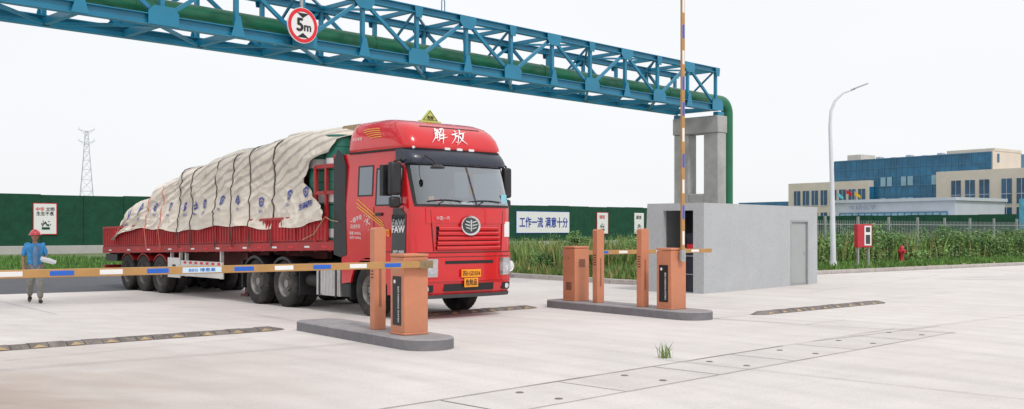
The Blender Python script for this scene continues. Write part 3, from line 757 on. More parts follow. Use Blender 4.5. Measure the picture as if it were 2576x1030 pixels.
for s in(-1,1):
    y=lambda z:s*(hwd(z)+.004)
    for x0,x1,z0,z1 in((.28,1.1,2.2,2.9),(-.35,.12,2.4,2.97)):
        b=MB();b.add([(x0,y(z0),z0),(x1,y(z0),z0),(x1,y(z1),z1),(x0,y(z1),z1)],[(0,1,2,3)])
        wn_=b.out("side_window",'sideglass',tk,smooth=0)
        b=MB()
        for q in(((x0-.03,z0-.03),(x1+.03,z0)),((x0-.03,z1-.02),(x1+.03,z1+.01)),((x0-.03,z0),(x0,z1-.02)),((x1,z0),(x1+.03,z1-.02))):
            (a,c),(e,f)=q;b.add([(a,y(c)+s*.006,c),(e,y(c)+s*.006,c),(e,y(f)+s*.006,f),(a,y(f)+s*.006,f)],[(0,1,2,3)])
        b.out("window_seal",'black',wn_,smooth=0)
    b=MB()
    for x in(.2,1.17):b.b2((x-.008,s*1.243,1.12),(x+.008,s*1.247,2.15))
    b.b2((.2,s*1.243,1.28),(1.17,s*1.247,1.295))
    b.out("door_seam",'ink',tk)
    b=MB();b.b2((.28,s*1.245,1.98),(.50,s*1.275,2.04));b.out("door_handle",'black',tk,bevel=.01)
for s in(-1,1):
    b=MB();b.prism([(.80,s*1.246,1.2),(1.24,s*1.246,1.2),(1.27,s*1.246,2.0),(1.1,s*1.246,2.12),(.86,s*1.246,2.12)],(0,s*.012,0));cl_=b.out("corner_cladding",'dkgrey',tk,bevel=.004)
    if s<0:
        fr=lambda x,z:frame((x,-1.262,z),(1,0,0),(0,0,1))
        for k,(z,m_) in enumerate(((1.93,'rubber'),(1.84,'galv'),(1.72,'whitefilm'))):text("FAW",m_,cl_,fr(1.04,z),width=.40,height=.13,bold=.04)
        text("J6P-460",'whitefilm',cl_,fr(1.04,1.29),width=.36,height=.07,bold=.02)
patch("grille_backing",-.78,.78,1.315,1.775,.004,'ink',24,4)
for k in range(5):
    z=1.318+k*.093;wd=.79-.012*k
    b=MB();nx=24;pr5=[(0,.012),(.014,.040),(.052,.052),(.078,.030),(.083,.008)]
    b.grid(lambda i,j:front(-wd+2*wd*i/(nx-1),z+pr5[j][0],pr5[j][1]),nx,5);b.out("grille_slat",'red',tk,smooth=25)
patch("front_panel",-1.0,1.0,1.83,2.12,.012,'red',24,3,thick=.008)
patch("seam",-1.15,1.15,1.272,1.285,.008,'ink',30,2)
for s in(-1,1):
    b=MB();q=[front(s*(.84+.06*k/7),1.30+.78*k/7,.008) for k in range(8)];b.tube(q,.008,6);b.out("panel_crease",'ink',tk)
c=V((1.665,0,1.79));b=MB()
b.lathe([(.0,0),(.205,.0),(.235,.012),(.235,-.02),(.2,-.02)],c,'x',40,0)
for i,v in enumerate(b.v):b.v[i]=(v[0],v[1]*1.0,c.z+(v[2]-c.z)*.80)
em=b.out("badge",'chrome',tk,label="oval winged chrome badge")
b=MB();b.lathe([(0,.004),(.195,.004)],c,'x',36,0)
for i,v in enumerate(b.v):b.v[i]=(v[0],v[1],c.z+(v[2]-c.z)*.78)
b.out("badge_field",'dkgrey',em)
b=MB();x=c.x+.008
b.b2((x,-.018,c.z-.11),(x+.01,.018,c.z+.11))
for s in(-1,1):
    for k in range(3):
        z=c.z-.075+k*.06;b.prism([(x,s*.03,z),(x,s*(.15-.02*abs(k-1)),z+.03),(x,s*(.16-.02*abs(k-1)),z+.052),(x,s*.03,z+.03)],(.01,0,0))
b.out("badge_wings",'chrome',em)
text("中国一汽",'chrome',tk,frame((1.645,-.66,1.93),(0.06,1,0),(0,0,1)),width=.3,bold=.01)
b=MB();q=front(1.02,1.72,.014);b.box(q,(.01,.13,.3));b.out("inspection_sticker",'whitefilm',tk)
zb=[.46,.52,.62,.75,.9,1.05,1.18,1.262]
def bper(z,off=.02):
    w_=1.25;o=[V((.66,-w_,z)),V((.9,-w_,z)),V((1.15,-w_,z))]
    for a in ny:
        p=front(a*1.24,z,off);p.y*=1.008;o.append(p)
    return o+[V((1.15,w_,z)),V((.9,w_,z)),V((.66,w_,z))]
rb=[bper(z,.03 if z>.6 else .0) for z in zb]
b=MB();b.grid(lambda i,j:rb[j][i],len(rb[0]),len(zb));b.add(rb[-1],[tuple(range(len(rb[0])))]);b.add([p+V((0,0,0)) for p in rb[0]],[tuple(range(len(rb[0])))])
bp=b.out("bumper",'red',tk,smooth=45)
def bpatch(name,y0,y1,z0,z1,off,m,nx=14,nz=4,thick=0,parent=None):return patch(name,y0,y1,z0,z1,off+.03,m,nx,nz,parent or bp,thick)
bpatch("lower_lip",-1.16,1.16,.41,.48,.01,'dkgrey',30,3,thick=.1)
bpatch("air_intake",-.62,.62,.54,.68,.006,'ink',16,3)
bpatch("upper_seam",-1.1,1.1,1.19,1.20,.006,'ink',20,2)
bpatch("upper_slot",-.60,.60,1.06,1.12,.006,'ink',16,2)
bpatch("bumper_ridge",-1.1,1.1,.735,.775,.03,'red',30,3,thick=.03)
lcov=glassmat("lamp_cover_glass",(.8,.82,.85),.3,(.85,.87,.9))
for s in(-1,1):
    hl=bpatch("headlight",s*.78,s*1.235,.82,1.16,.008,'chrome',18,4)
    for k,(yy_,rr) in enumerate(((.90,.095),(1.09,.105))):
        q=front(s*yy_,.99,.045);b=MB();b.lathe([(0,.012),(rr*.6,.01),(rr,-.004),(rr+.012,.008),(rr+.012,-.02)],q,'x',24,0);b.out("lamp_lens",'lampglass',hl)
    patch("lamp_cover",s*.78,s*1.235,.825,1.155,.062,lcov,18,4,hl)
    bpatch("indicator",s*1.14,s*1.22,.70,.73,.008,'amber',4,3)
    bpatch("fog_light_recess",s*.86,s*1.18,.53,.67,.006,'ink',8,3);
    q=front(s*1.0,.60,.04);b=MB();b.lathe([(0,.01),(.05,.004),(.05,-.02)],q,'x',20,0);b.out("fog_light",'lampglass',bp)
b=MB();b.b2((1.672,-.24,.80),(1.682,.24,.95));npl=b.out("number_plate",'orange',bp);text("苏E·GD354",'ink',npl,frame((1.685,0,.875),(0,1,0),(0,0,1)),width=.43,height=.10,bold=.015)
b=MB();b.b2((1.672,-.17,.61),(1.682,.17,.785));npl=b.out("hazard_plate",'orange',bp);text("危险品",'ink',npl,frame((1.685,0,.70),(0,1,0),(0,0,1)),width=.28,height=.12,bold=.02)
for s in(-1,1):
    arc=[(.64*math.cos(R(a)),.52+.64*math.sin(R(a))) for a in range(12,169,12)]
    poly=[(x,s*1.20,z) for x,z in arc]+[(-.95,s*1.20,.62),(-.95,s*1.20,1.13),(.70,s*1.20,1.13),(.70,s*1.20,.65)]
    b=MB();b.prism(poly,(0,s*.045,0));b.out("wheel_arch",'red',tk)
    b=MB();b.grid(lambda i,j:V((arc[i][0],s*(1.19-.38*j),arc[i][1])),len(arc),2);b.out("arch_liner",'black',tk)
    b=MB();b.b2((-.98,s*.8,.35),(-.72,s*1.2,.62));b.b2((-.70,s*.78,.3),(-.68,s*1.2,.75));b.split("mud_flap",'black',tk)
b=MB()
prof=[(2.95,.03),(2.98,.10),(3.05,.13),(3.14,.10),(3.22,.05),(3.25,.0)]
yv=[a*1.225 for a in ny]
def vf(i,j):
    z,o=prof[j];p=front(yv[i]/1.225*1.19,z,o);p.y=yv[i];return p
b.grid(vf,len(ny),len(prof));
for s,i0 in((-1,0),(1,len(ny)-1)):
    b.add([vf(i0,j) for j in range(6)]+[V((.90,s*1.225,3.25)),V((.90,s*1.225,3.05))],[tuple(range(8))])
b.out("sun_visor",'navy',tk,smooth=50)
for y in(-1.02,-.30,0,.30,1.02):
    q=front(y,3.25,.02);b=MB();b.box(q+V((0,0,.02)),(.06,.13,.05));b.out("marker_lamp",'whitefilm',tk,bevel=.01)
EX=.26
rl=[(3.24,1.29,1.21,-.93),(3.28,1.31,1.23,-.94),(3.34,1.31,1.23,-.95),(3.5,1.24,1.20,-.95),(3.64,1.12,1.15,-.94),(3.75,.96,1.09,-.93),(3.83,.72,1.01,-.92),(3.885,.38,.90,-.89),(3.91,-.05,.72,-.82)]
def rp_(r_):
    z,xf,w_,xb=r_;o=[]
    for k in range(64):
        a=2*math.pi*k/64;ca,sa=math.cos(a),math.sin(a)
        cx=(xf+xb)/2;rx=(xf-xb)/2
        o.append(V((cx+rx*math.copysign(abs(ca)**EX,ca),w_*math.copysign(abs(sa)**EX,sa),z)))
    return o
rr=[rp_(r_) for r_ in rl];b=MB();b.grid(lambda i,j:rr[j][i],64,len(rr),0,None,True);b.add(rr[-1],[tuple(range(64))])
rf=b.out("roof_fairing",'red',tk,smooth=40)
b=MB();r0=rp_((3.225,1.302,1.225,-.945));r1=rp_((3.262,1.315,1.235,-.945));b.grid(lambda i,j:(r0,r1)[j][i],64,2,0,None,True);b.out("fairing_seam",'ink',tk)
def fairpt(y,z,off=.012):
    xf=lerp([(r_[0],r_[1]) for r_ in rl],z);xb=-.94;w_=lerp([(r_[0],r_[2]) for r_ in rl],z);sa=min(.999,abs(y)/w_);ca=(1-sa**(2/EX))**(EX/2)
    return V(((xf+xb)/2+(xf-xb)/2*ca+off,y,z+off*.5))
def brush(strokes,y0,z0,sy,sz,name="lettering"):
    b=MB();lay=0
    for st in strokes:
        pts=[V((x,y,0)) for x,y in st]
        fine=[]
        for i in range(len(pts)-1):
            p0=pts[max(0,i-1)];p1=pts[i];p2=pts[i+1];p3=pts[min(len(pts)-1,i+2)]
            for k in range(6):
                t=k/6;fine.append(.5*((2*p1)+(p2-p0)*t+(2*p0-5*p1+4*p2-p3)*t*t+(3*p1-p0-3*p2+p3)*t**3))
        fine.append(pts[-1]);n_=len(fine);vs=[]
        for i,p in enumerate(fine):
            d_=(fine[min(n_-1,i+1)]-fine[max(0,i-1)]).normalized();q=V((-d_.y,d_.x,0));f=i/(n_-1)
            h=.058*(1.2-.9*f)*(.65+.4*math.sin(f*3.1+.6)) if f>.06 else .03
            for s in(-1,1):
                c=p+q*h*s;vs.append(fairpt(y0+(c.x+c.y*.32)*sy,z0+c.y*sz+c.x*.02,.016)+V((.0006*lay,0,.0003*lay)))
        b.add(vs,[(2*i,2*i+2,2*i+3,2*i+1) for i in range(n_-1)]);lay+=1
    return b.out(name,'whitefilm',rf,smooth=0)
brush([[(.28,1.08),(.1,.78)],[(.16,.88),(.45,.92),(.30,.70)],[(.18,.72),(.12,.35),(-.12,-.08)],[(.18,.7),(.46,.76),(.42,.08),(.28,.16)],[(.12,.5),(.44,.56)],[(.08,.28),(.44,.36)],[(.30,.72),(.27,.14)],[(.52,.92),(.90,1.02),(.78,.66),(.66,.72)],[(.70,.94),(.48,.56)],[(.62,.58),(.50,.36)],[(.52,.44),(1.0,.56)],[(.42,.20),(1.12,.34)],[(.78,.66),(.74,-.2)]],-.62,3.39,.31,.26)
brush([[(.24,1.05),(.32,.84)],[(-.08,.68),(.56,.86)],[(.24,.78),(.16,.38),(-.14,-.04)],[(.20,.52),(.44,.58),(.38,.06),(.22,.16)],[(.74,1.12),(.48,.54)],[(.58,.74),(1.14,.88)],[(.92,.80),(.74,.32),(.34,-.14)],[(.54,.56),(.76,.24),(1.22,-.10)]],-.15,3.38,.31,.26)
b=MB();b.grid(lambda i,j:fairpt(.0+(-.75+1.5*i/19)*1.0,3.70+.02*j,.004),20,2);b.out("fairing_slot",'ink',rf)
def sidefair(x,z,off=.012):
    w_=lerp([(r_[0],r_[2]) for r_ in rl],z);xf=lerp([(r_[0],r_[1]) for r_ in rl],z);xb=-.94;ca=min(.999,abs((x-(xf+xb)/2)/((xf-xb)/2)));sa=(1-ca**(2/EX))**(EX/2)
    return V((x,-w_*sa-off,z))
b=MB()
for k in range(5):
    z0=3.68-k*.045;x0=.0+k*.09
    b.grid(lambda i,j:sidefair(x0+(.60-k*.05)*i/9-.35,z0+.014*j+.02*math.sin(i*.3)),10,2)
b.out("stripe_decal",'yellow',rf,smooth=0)
text("车队专线",'whitefilm',rf,None,width=.36,height=.07,warp=lambda x,y:sidefair(x-.45,y+3.52))
xs_=.3;yc=.02
b=MB();b.prism([(xs_,yc-.22,3.90),(xs_,yc+.22,3.90),(xs_,yc,4.14)],(.06,0,0));b.prism([(xs_-.02,yc-.26,3.875),(xs_-.02,yc+.26,3.875),(xs_-.02,yc+.26,3.91),(xs_-.02,yc-.26,3.91)],(.1,0,0));rs=b.out("hazard_roof_sign",'lime',tk)
b=MB()
A=[(yc-.19,3.922),(yc+.19,3.922),(yc,4.12)];Bq=[(yc-.165,3.932),(yc+.165,3.932),(yc,4.104)]
b.add([(xs_+.063,y,z) for y,z in A+Bq],[(0,1,4,3),(1,2,5,4),(2,0,3,5)]);b.out("sign_border",'ink',rs,smooth=0)
text("危险",'ink',rs,frame((xs_+.064,yc,3.98),(0,1,0),(0,0,1)),width=.16,height=.075,bold=.03)
b=MB()
for k in range(3):
    xa,za,xb_,zb_=-.42+k*.02,2.33-k*.075,.52+k*.03,1.86-k*.06
    if k==0:xa=-.36
    b.prism([(xa,-1.245,za),(xa,-1.245,za-.022),(xb_,-1.245,zb_-.022),(xb_,-1.245,zb_)],(0,-.004,0))
b.out("side_stripe_decal",'yellow',tk,smooth=0)
text("一路平安",'whitefilm',tk,frame((-.42,-1.247,1.92),(1,.0,.25),(-.25,0,1)),width=.42,bold=.02)
text("沿途有你",'whitefilm',tk,frame((-.45,-1.247,1.78),(1,0,0),(0,0,1)),width=.36)
text("载重 20000kg",'whitefilm',tk,frame((-.45,-1.247,1.64),(1,0,0),(0,0,1)),width=.40);text("准牵引 40000kg",'whitefilm',tk,frame((-.45,-1.247,1.55),(1,0,0),(0,0,1)),width=.40)
b=MB()
random.seed(8)
for k in range(24):
    a=random.random()*6.28;r_=random.random()*.17;c=(-.02+math.cos(a)*r_*.7,1.88+math.sin(a)*r_*1.3);sz=random.uniform(.5,1)
    pts=[]
    for q in range(5):
        for rr_ in(.028*sz,.010*sz):pts.append((c[0]+rr_*math.cos(q*1.2566+len(pts)%2*.628),-1.2465-.0004*k,c[1]+rr_*math.sin(q*1.2566+len(pts)%2*.628)))
    b.add(pts,[tuple(range(10))])
b.out("flower_decal",'whitefilm',tk,smooth=0)
b=MB();b.b2((.40,-1.262,1.58),(.74,-1.250,1.72));op=b.out("warning_plate",'orange',tk);text("右转必停",'redfilm',op,frame((.57,-1.265,1.65),(1,0,0),(0,0,1)),width=.30,height=.08)
for s in(-1,1):
    b=MB();b.prism([(-.76,s*1.21,1.2),(-.97,s*1.21,1.15),(-1.24,s*1.21,1.2),(-1.24,s*1.21,3.1),(-1.1,s*1.21,3.35),(-.92,s*1.21,3.24),(-.80,s*1.21,3.0),(-.80,s*1.21,2.2)],(0,s*.045,0));b.out("side_extender",'black',tk,bevel=.01)
for s in(-1,1):
    ym=1.44 if s<0 else 1.36;wm=.125 if s<0 else .10
    b=MB()
    b.b2((1.10,s*ym-wm,2.36),(1.24,s*ym+wm,2.98));b.b2((1.11,s*ym-wm+.01,2.12),(1.23,s*ym+wm-.01,2.33))
    mm=b.out("mirror",'black',tk,bevel=.045)
    b=MB();b.tube([(1.12,s*1.22,2.98),(1.16,s*1.30,3.04),(1.17,s*ym,2.99)],.022,8);b.tube([(1.12,s*1.24,2.2),(1.16,s*1.30,2.18),(1.17,s*ym,2.16)],.022,8);b.out("mirror_arm",'black',mm)
    b=MB();b.b2((1.094,s*ym-wm+.03,2.42),(1.099,s*ym+wm-.03,2.92));b.out("mirror_glass",'chrome',mm)
b=MB();b.b2((.88,-1.58,2.35),(.99,-1.36,2.93));b.tube([(.93,-1.22,2.96),(.93,-1.48,2.92)],.02);b.out("mirror",'black',tk,bevel=.04)
b=MB();b.tube([(1.46,-.95,3.1),(1.78,-1.0,3.0),(1.88,-.98,2.9)],.016,8);b.lathe([(0,.06),(.08,.05),(.14,.0),(.13,-.02),(0,-.02)],(1.88,-.98,2.86),'z',20);b.out("front_mirror",'black',tk)
b=MB()
for y0,y1 in((-.95,-.15),(.0,.85)):
    q=[front(y0+(y1-y0)*k/6,2.25+.03*math.sin(k*.5),.03) for k in range(7)];b.tube(q,.010,6)
    b.tube([front((y0+y1)/2-.25,2.16,.03),front((y0+y1)/2,2.28,.035)],.010,6)
b.out("wiper",'black',tk)
b=MB();b.box((1.46,-.80,2.30),(.01,.13,.09));b.out("windscreen_sticker",'yellow',tk);b=MB();b.box((1.42,-.62,2.27),(.01,.08,.07));b.out("windscreen_sticker",'redfilm',tk)
b=MB();q=front(.98,2.32,.018);b.box(q,(.006,.14,.18));b.out("windscreen_sticker",mat("cyan_sticker",(.25,.6,.72),.5),tk)
b=MB();b.box((1.30,.25,2.20),(.2,.28,.01),0,Matrix.Rotation(R(35),3,'Y'));b.out("dashboard_paper",'paper',tk)
b=MB()
for y in(-.4,.4):b.b2((-5.4,y-.04,.68),(1.3,y+.04,.95))
b.b2((-5.3,-.5,.95),(-3.0,.5,1.02));b.lathe([(0,1.14),(.5,1.12),(.52,1.04),(0,1.04)],(-4.0,0,0),'z',24)
for x in(0,-3.36,-4.66):b.cyl((x,-1.0,.52),(x,1.0,.52),.09,n=12)
for x in(-3.36,-4.66):b.lathe([(0,-.28),(.2,-.2),(.25,0),(.2,.2),(0,.28)],(x,0,.52),'y',16)
b.b2((-1.9,-.4,.6),(.9,.4,1.0));b.b2((-.9,-1.0,.95),(-.2,1.0,1.1))
b.cyl((-2.15,-.95,.62),(-2.65,-.95,.62),.13,n=14);b.cyl((-2.15,-.95,.92),(-2.65,-.95,.92),.1,n=14)
b.tube([(-1.0,-.3,2.0),(-1.2,-.2,1.3),(-1.9,-.1,1.35),(-2.2,0,1.5)],.02,8,0);b.tube([(-1.0,.3,2.0),(-1.3,.2,1.2),(-1.9,.1,1.25),(-2.2,0,1.5)],.02,8)
b.out("chassis",'chassis',tk)
b=MB();b.b2((-2.0,-1.2,.34),(-1.08,-.62,.92),0)
for k in range(7):b.b2((-1.96+k*.13,-1.212,.36),(-1.91+k*.13,-1.2,.90),0)
ft=b.out("fuel_tank",'alu',tk,bevel=.03)
b=MB()
for x in(-1.85,-1.22):b.b2((x-.025,-1.222,.32),(x+.025,-1.213,.94))
b.split("tank_strap",'chassis',ft)
for s in(-1,1):
    for x in(-3.36,-4.66):
        b=MB();arc=[(x+.6*math.cos(R(a)),.52+.6*math.sin(R(a))) for a in range(25,156,13)]
        b.grid(lambda i,j:V((arc[i][0],s*(.62+.62*j),arc[i][1])),len(arc),2);b.grid(lambda i,j:V((arc[i][0]*1,s*1.24,arc[i][1]-.06*j)),len(arc),2);b.out("mudguard",'black',tk)
b=MB();b.b2((-5.35,-1.2,.35),(-5.32,-.7,1.0));b.b2((-2.72,-1.2,.3),(-2.70,-.7,.95));b.split("mud_flap",'black',tk)
M['rimd']=mat("dusty_dark_rim",(.13,.12,.115),.7,.1,.25,6,dirt=(.06,.045,.04),dirt_amt=.7,dirt_scale=5)
def wheel(x,y,s,steer=False,r=.52,dual=True,rm='rim'):
    b=MB();wt=.145
    tp=[(r*.56,-wt*.85),(r*.62,-wt),(r*.9,-wt*.98),(r*.97,-wt*.85),(r,-wt*.6),(r,wt*.6),(r*.97,wt*.85),(r*.9,wt*.98),(r*.62,wt),(r*.56,wt*.85)]
    rb_=MB()
    if steer:prf=[(0,.11),(.07,.11),(.085,.07),(.10,.06),(.15,.065),(.20,.05),(.255,.0),(.27,.06),(.30,.115),(.305,.13)]
    else:prf=[(0,.10),(.085,.10),(.10,.0),(.13,-.06),(.2,-.075),(.23,-.05),(.26,.03),(.285,.115),(.30,.13)]
    k=r/.52
    rb_.lathe([(a*k,s*h) for a,h in prf],(x,y,r),'y',36,0)
    for q in range(10):
        a=q*math.pi/5;c=V((x+math.cos(a)*.13*k,y+s*(.07 if steer else -.04),r+math.sin(a)*.13*k));rb_.cyl(c,c+V((0,s*.03,0)),.012,n=6,mi=1)
        a+=.3;h=.035 if steer else -.052
        c=V((x+math.cos(a)*.2*k,y+s*(h+.006),r+math.sin(a)*.2*k));rb_.cyl(c,c+V((0,s*.012,0)),.024,n=10,mi=2)
    wo=rb_.out("wheel",[rm,'chassis','ink'],tk,smooth=40)
    b.lathe(tp,(x,y,r),'y',40,0)
    for q in range(40):
        a=q*math.pi/20
        for sy in(-1,1):b.box((x+math.cos(a)*(r-.004),y+sy*wt*.42,r+math.sin(a)*(r-.004)),(.05,wt*.62,.022),0,Matrix.Rotation(math.pi/2-a,3,'Y'))
    if dual:b.lathe(tp,(x,y-s*.33,r),'y',32,0)
    b.out("tyre",'rubber',wo,smooth=40)
for s in(-1,1):
    wheel(0,s*1.06,s,True,dual=False)
    for x in(-3.36,-4.66):wheel(x,s*1.05,s)
    for x in(-10.08,-11.22,-12.36):wheel(x,s*1.06,s,r=.50,rm='rimd')
def zt(t):return 1.34-(t-1.2)*(.27/12.9)
def ztop(t):return 2.02-(t-1.2)*(.22/12.9)
t0,t1=1.2,14.12
b=MB();b.prism([(-t0,-1.2,zt(t0)+.02),(-t1,-1.2,zt(t1)+.02),(-t1,-1.2,zt(t1)+.16),(-t0,-1.2,zt(t0)+.16)],(0,2.4,0))
b.out("trailer_deck",'redtr',tk)
b=MB()
for s in(-1,1):
    b.beam((-2.6,s*.5,zt(2.6)-.13),(-4.9,s*.5,zt(4.9)-.13),.12,.22);b.beam((-5.2,s*.5,zt(5.2)-.22),(-14.0,s*.5,zt(14)-.16),.12,.38)
for k in range(22):
    t=1.5+k*.58;b.b2((-t-.04,-1.18,zt(t)-.08),(-t+.04,1.18,zt(t)+.02))
for t in(10.08,11.22,12.36):b.cyl((-t,-1,.5),(-t,1,.5),.08,n=10);b.b2((-t-.3,-.55,.6),(-t+.3,-.45,.75))
for s in(-1,1):
    b.b2((-5.95,s*.75-.06,.15),(-5.8,s*.75+.06,zt(6)));b.b2((-6.05,s*.75-.12,.1),(-5.7,s*.75+.12,.16))
b.out("trailer_frame",mat("trailer_frame_paint",(.10,.018,.018),.7,0,.3,4,dirt=(.05,.035,.03),dirt_amt=.7),tk)
for s in(-1,1):
    b=MB();npan=10;pl=(t1-t0-.3)/npan
    def q(t,f):return zt(t)+.16+(ztop(t)-zt(t)-.16)*f
    for k in range(npan):
        a=t0+.3+k*pl+.02;c=min(t1,a+pl-.04)
        b.prism([(-a,s*1.21,q(a,0)),(-c,s*1.21,q(c,0)),(-c,s*1.21,q(c,1)),(-a,s*1.21,q(a,1))],(0,s*.025,0))
        b.prism([(-a,s*1.235,q(a,.9)),(-c,s*1.235,q(c,.9)),(-c,s*1.235,q(c,1)),(-a,s*1.235,q(a,1))],(0,s*.02,0))
        nr=9
        for i in range(nr):
            t=a+.04+(c-a-.08)*i/(nr-1);b.prism([(-t-.018,s*1.235,q(t,.04)),(-t+.018,s*1.235,q(t,.04)),(-t+.018,s*1.235,q(t,.88)),(-t-.018,s*1.235,q(t,.88))],(0,s*.018,0))
    b.prism([(-t0,s*1.2,zt(t0)-.05),(-t1,s*1.2,zt(t1)-.05),(-t1,s*1.2,zt(t1)+.13),(-t0,s*1.2,zt(t0)+.13)],(0,s*.05,0))
    sb_=b.out("side_board",'redtr',tk)
    b=MB()
    for k in range(18):
        t=1.6+k*.7;b.b2((-t-.1,s*1.252,zt(t)+.01),(-t+.1,s*1.256,zt(t)+.05),k%2)
    b.out("reflector_strip",['redfilm','whitefilm'],sb_,smooth=0)
b=MB()
for y in(-1.2,-.72,-.24,.24,.72,1.2):b.b2((-1.26,y-.04,zt(1.2)),(-1.18,y+.04,3.2))
for z in(1.5,2.0,2.62,3.2):b.b2((-1.27,-1.24,z-.05),(-1.17,1.24,z+.05))
b.b2((-1.24,-1.2,1.5),(-1.21,1.2,2.0))
b.b2((-2.05,-1.24,1.45),(-1.97,-1.17,3.05));b.b2((-2.0,-1.24,3.0),(-1.2,-1.17,3.08));b.b2((-2.0,-1.24,2.45),(-1.2,-1.18,2.52));b.b2((-1.62,-1.24,1.45),(-1.55,-1.18,3.0))
b.out("headboard_rack",'redtr',tk)
b=MB();b.b2((-9.5,-1.22,.46),(-8.75,-1.19,.98),0);b.b2((-8.70,-1.22,.52),(-6.3,-1.19,.92),0)
for k in range(7):b.b2((-8.5+k*.32,-1.224,.84),(-8.35+k*.32,-1.2205,.90),1);
for k in range(12):b.b2((-8.6+k*.19,-1.224,.70),(-8.54+k*.19,-1.2205,.73),2)
for x in(-9.4,-8.85,-8.5,-6.5):b.b2((x-.03,-1.18,.5),(x+.03,-1.1,zt(8)))
b.b2((-9.2,-1.226,.66),(-9.0,-1.2205,.8),2)
b.out("side_guard",['white','redfilm','chassis'],tk)
for s in(-1,1):
    for t in(10.08,11.22,12.36):
        b=MB();arc=[(-t+.56*math.cos(R(a)),.50+.56*math.sin(R(a))) for a in range(40,141,10)]
        b.grid(lambda i,j:V((arc[i][0],s*(.75+.44*j),arc[i][1])),len(arc),2);b.grid(lambda i,j:V((arc[i][0],s*1.19,arc[i][1]-.035*j)),len(arc),2);b.out("mudguard",'redtr',tk)
b=MB();b.b2((-14.15,-1.22,1.02),(-14.1,1.22,ztop(14)));b.b2((-14.13,-1.2,.55),(-14.05,1.2,.67));b.out("tailboard",'redtr',tk)
b=MB();b.b2((-14.0,-1.2,.8),(-13.1,-.7,1.0));b.out("rear_lamp_bar",'black',tk)

# cargo
FM=Matrix.Translation(V((-1.91,20.70,0)))@Matrix.Rotation(FA,4,'Z')
dr=None
for k,(x,y) in enumerate(((-1.62,-.86),(-1.62,-.22),(-1.62,.42),(-2.3,-.86),(-2.3,-.2))):
    for lv in range(3):
        loc=FM@V((x,y,1.50+lv*.74))
        if dr is None:
            dr=thing("drum","teal green steel drum with white band stacked on the trailer","drum",loc,FA,group="drums stacked on the trailer")
            b=MB();b.lathe([(0,0),(.29,0),(.30,.02),(.29,.04),(.29,.24),(.302,.25),(.29,.26),(.29,.47),(.302,.48),(.29,.49),(.29,.70),(.30,.72),(.28,.72),(.27,.70),(0,.70)],(0,0,0),'z',28);b.out("drum_shell",'drumg',dr)
            b=MB();b.lathe([(.292,.05),(.292,.235)],(0,0,0),'z',28);b.out("drum_band",'whitefilm',dr)
        else:copytree(dr,loc)
cr=thing("wooden_crate","slatted wooden crate on top of the drums","crate",FM@V((-1.55,.15,3.70)),FA)
b=MB()
for k in range(4):b.b2((-.35+k*.19,-.75,.0),(-.2+k*.19,.75,.02));b.b2((-.35+k*.19,-.75,.22),(-.2+k*.19,.75,.24))
for y in(-.74,-.25,.25,.74):b.b2((-.35,y-.03,.02),(.37,y+.03,.22))
b.out("slats",'wood',cr)

# tarp
def topz(t):return lerp([(1.2,3.72),(1.7,3.86),(2.6,3.93),(3.6,3.91),(4.3,3.76),(5.0,3.74),(5.7,3.66),(6.5,3.66),(7.2,3.58),(7.9,3.50),(8.8,3.48),(9.3,3.36),(9.9,3.10),(10.5,3.0),(10.9,2.80),(11.6,2.68),(12.4,2.46),(12.9,2.2),(13.2,1.85)],t)
STR=[3.83,4.87,5.72,6.62,7.97,8.74,9.86,10.8]
def hem(t):return 1.83-.012*t+.05*math.sin(t*1.3)+.025*math.sin(t*4.1)+(.0 if t<12 else -.15*(t-12))+(.12*(2.0-t) if t<2 else 0)
side=.40
def tsec(t,v):
    zt_=topz(t);zb_=hem(t);sh=.45
    if v<side:
        f=v/side;z=zb_+(zt_-sh-zb_)*f;y=-1.30+.10*f+.03*math.sin(f*3.1)
    elif v>1-side:
        f=(1-v)/side;z=zb_+(zt_-sh-zb_)*f;y=1.30-.10*f
    else:
        f=(v-side)/(1-2*side);a=math.pi*(1-f);ca,sa=math.cos(a),math.sin(a)
        y=1.20*math.copysign(abs(ca)**.8,ca);z=zt_-sh+sh*abs(sa)**.75
    p=V((-t,y,z))
    sd=min(abs(t-s_) for s_ in STR);puff=min(1,sd/.3)
    m_=v*7.0
    big=noise.noise(V((t*.6,m_*.6,1.3)))*.13
    mid=noise.noise(V((t*1.5+m_*.35,m_*1.1,4)))*.05
    cr1=(1-abs(noise.noise(V((t*1.1+m_*.75,m_*.6-t*.2,11))))*2.4)
    cr2=(1-abs(noise.noise(V((t*2.3-m_*.9,m_*.9,23))))*2.2)
    cr3=(1-abs(noise.noise(V((t*.8+m_*2.2,m_*1.9-t*.3,37))))*2.2)
    cre=max(0,cr1)**3*.058+max(0,cr2)**3*.022+max(0,cr3)**3*.016
    fin=noise.noise(V((t*5.5,m_*3.6,7)))*.008
    o=(big+mid)*(.6+.4*puff)+cre+fin+.022*puff-.03
    if v<side:dv=V((0,-1,0))
    elif v>1-side:dv=V((0,1,0))
    else:dv=V((0,y/1.2,.9)).normalized()
    return p+dv*o
def tstart(v):
    if v<.5:return lerp([(0,1.50),(.04,1.44),(.22,2.42),(.32,2.10),(.42,1.30),(.5,1.18)],v)+.04*math.sin(v*60)
    return 1.25
tp_=thing("tarpaulin_load","cream striped tarpaulin strapped over the uneven trailer load","tarpaulin",tk.location,FA)
NU,NV=380,150
b=MB();b.grid(lambda i,j:(lambda v:tsec(tstart(v)+(13.25-tstart(v))*i/(NU-1),v))(j/(NV-1)),NU,NV)
end=[tsec(13.25,j/(NV-1)) for j in range(NV)]
b.add(end,[tuple(range(NV))])
b.out("tarpaulin_sheet",'tarp',tp_,smooth=75,fix=True)
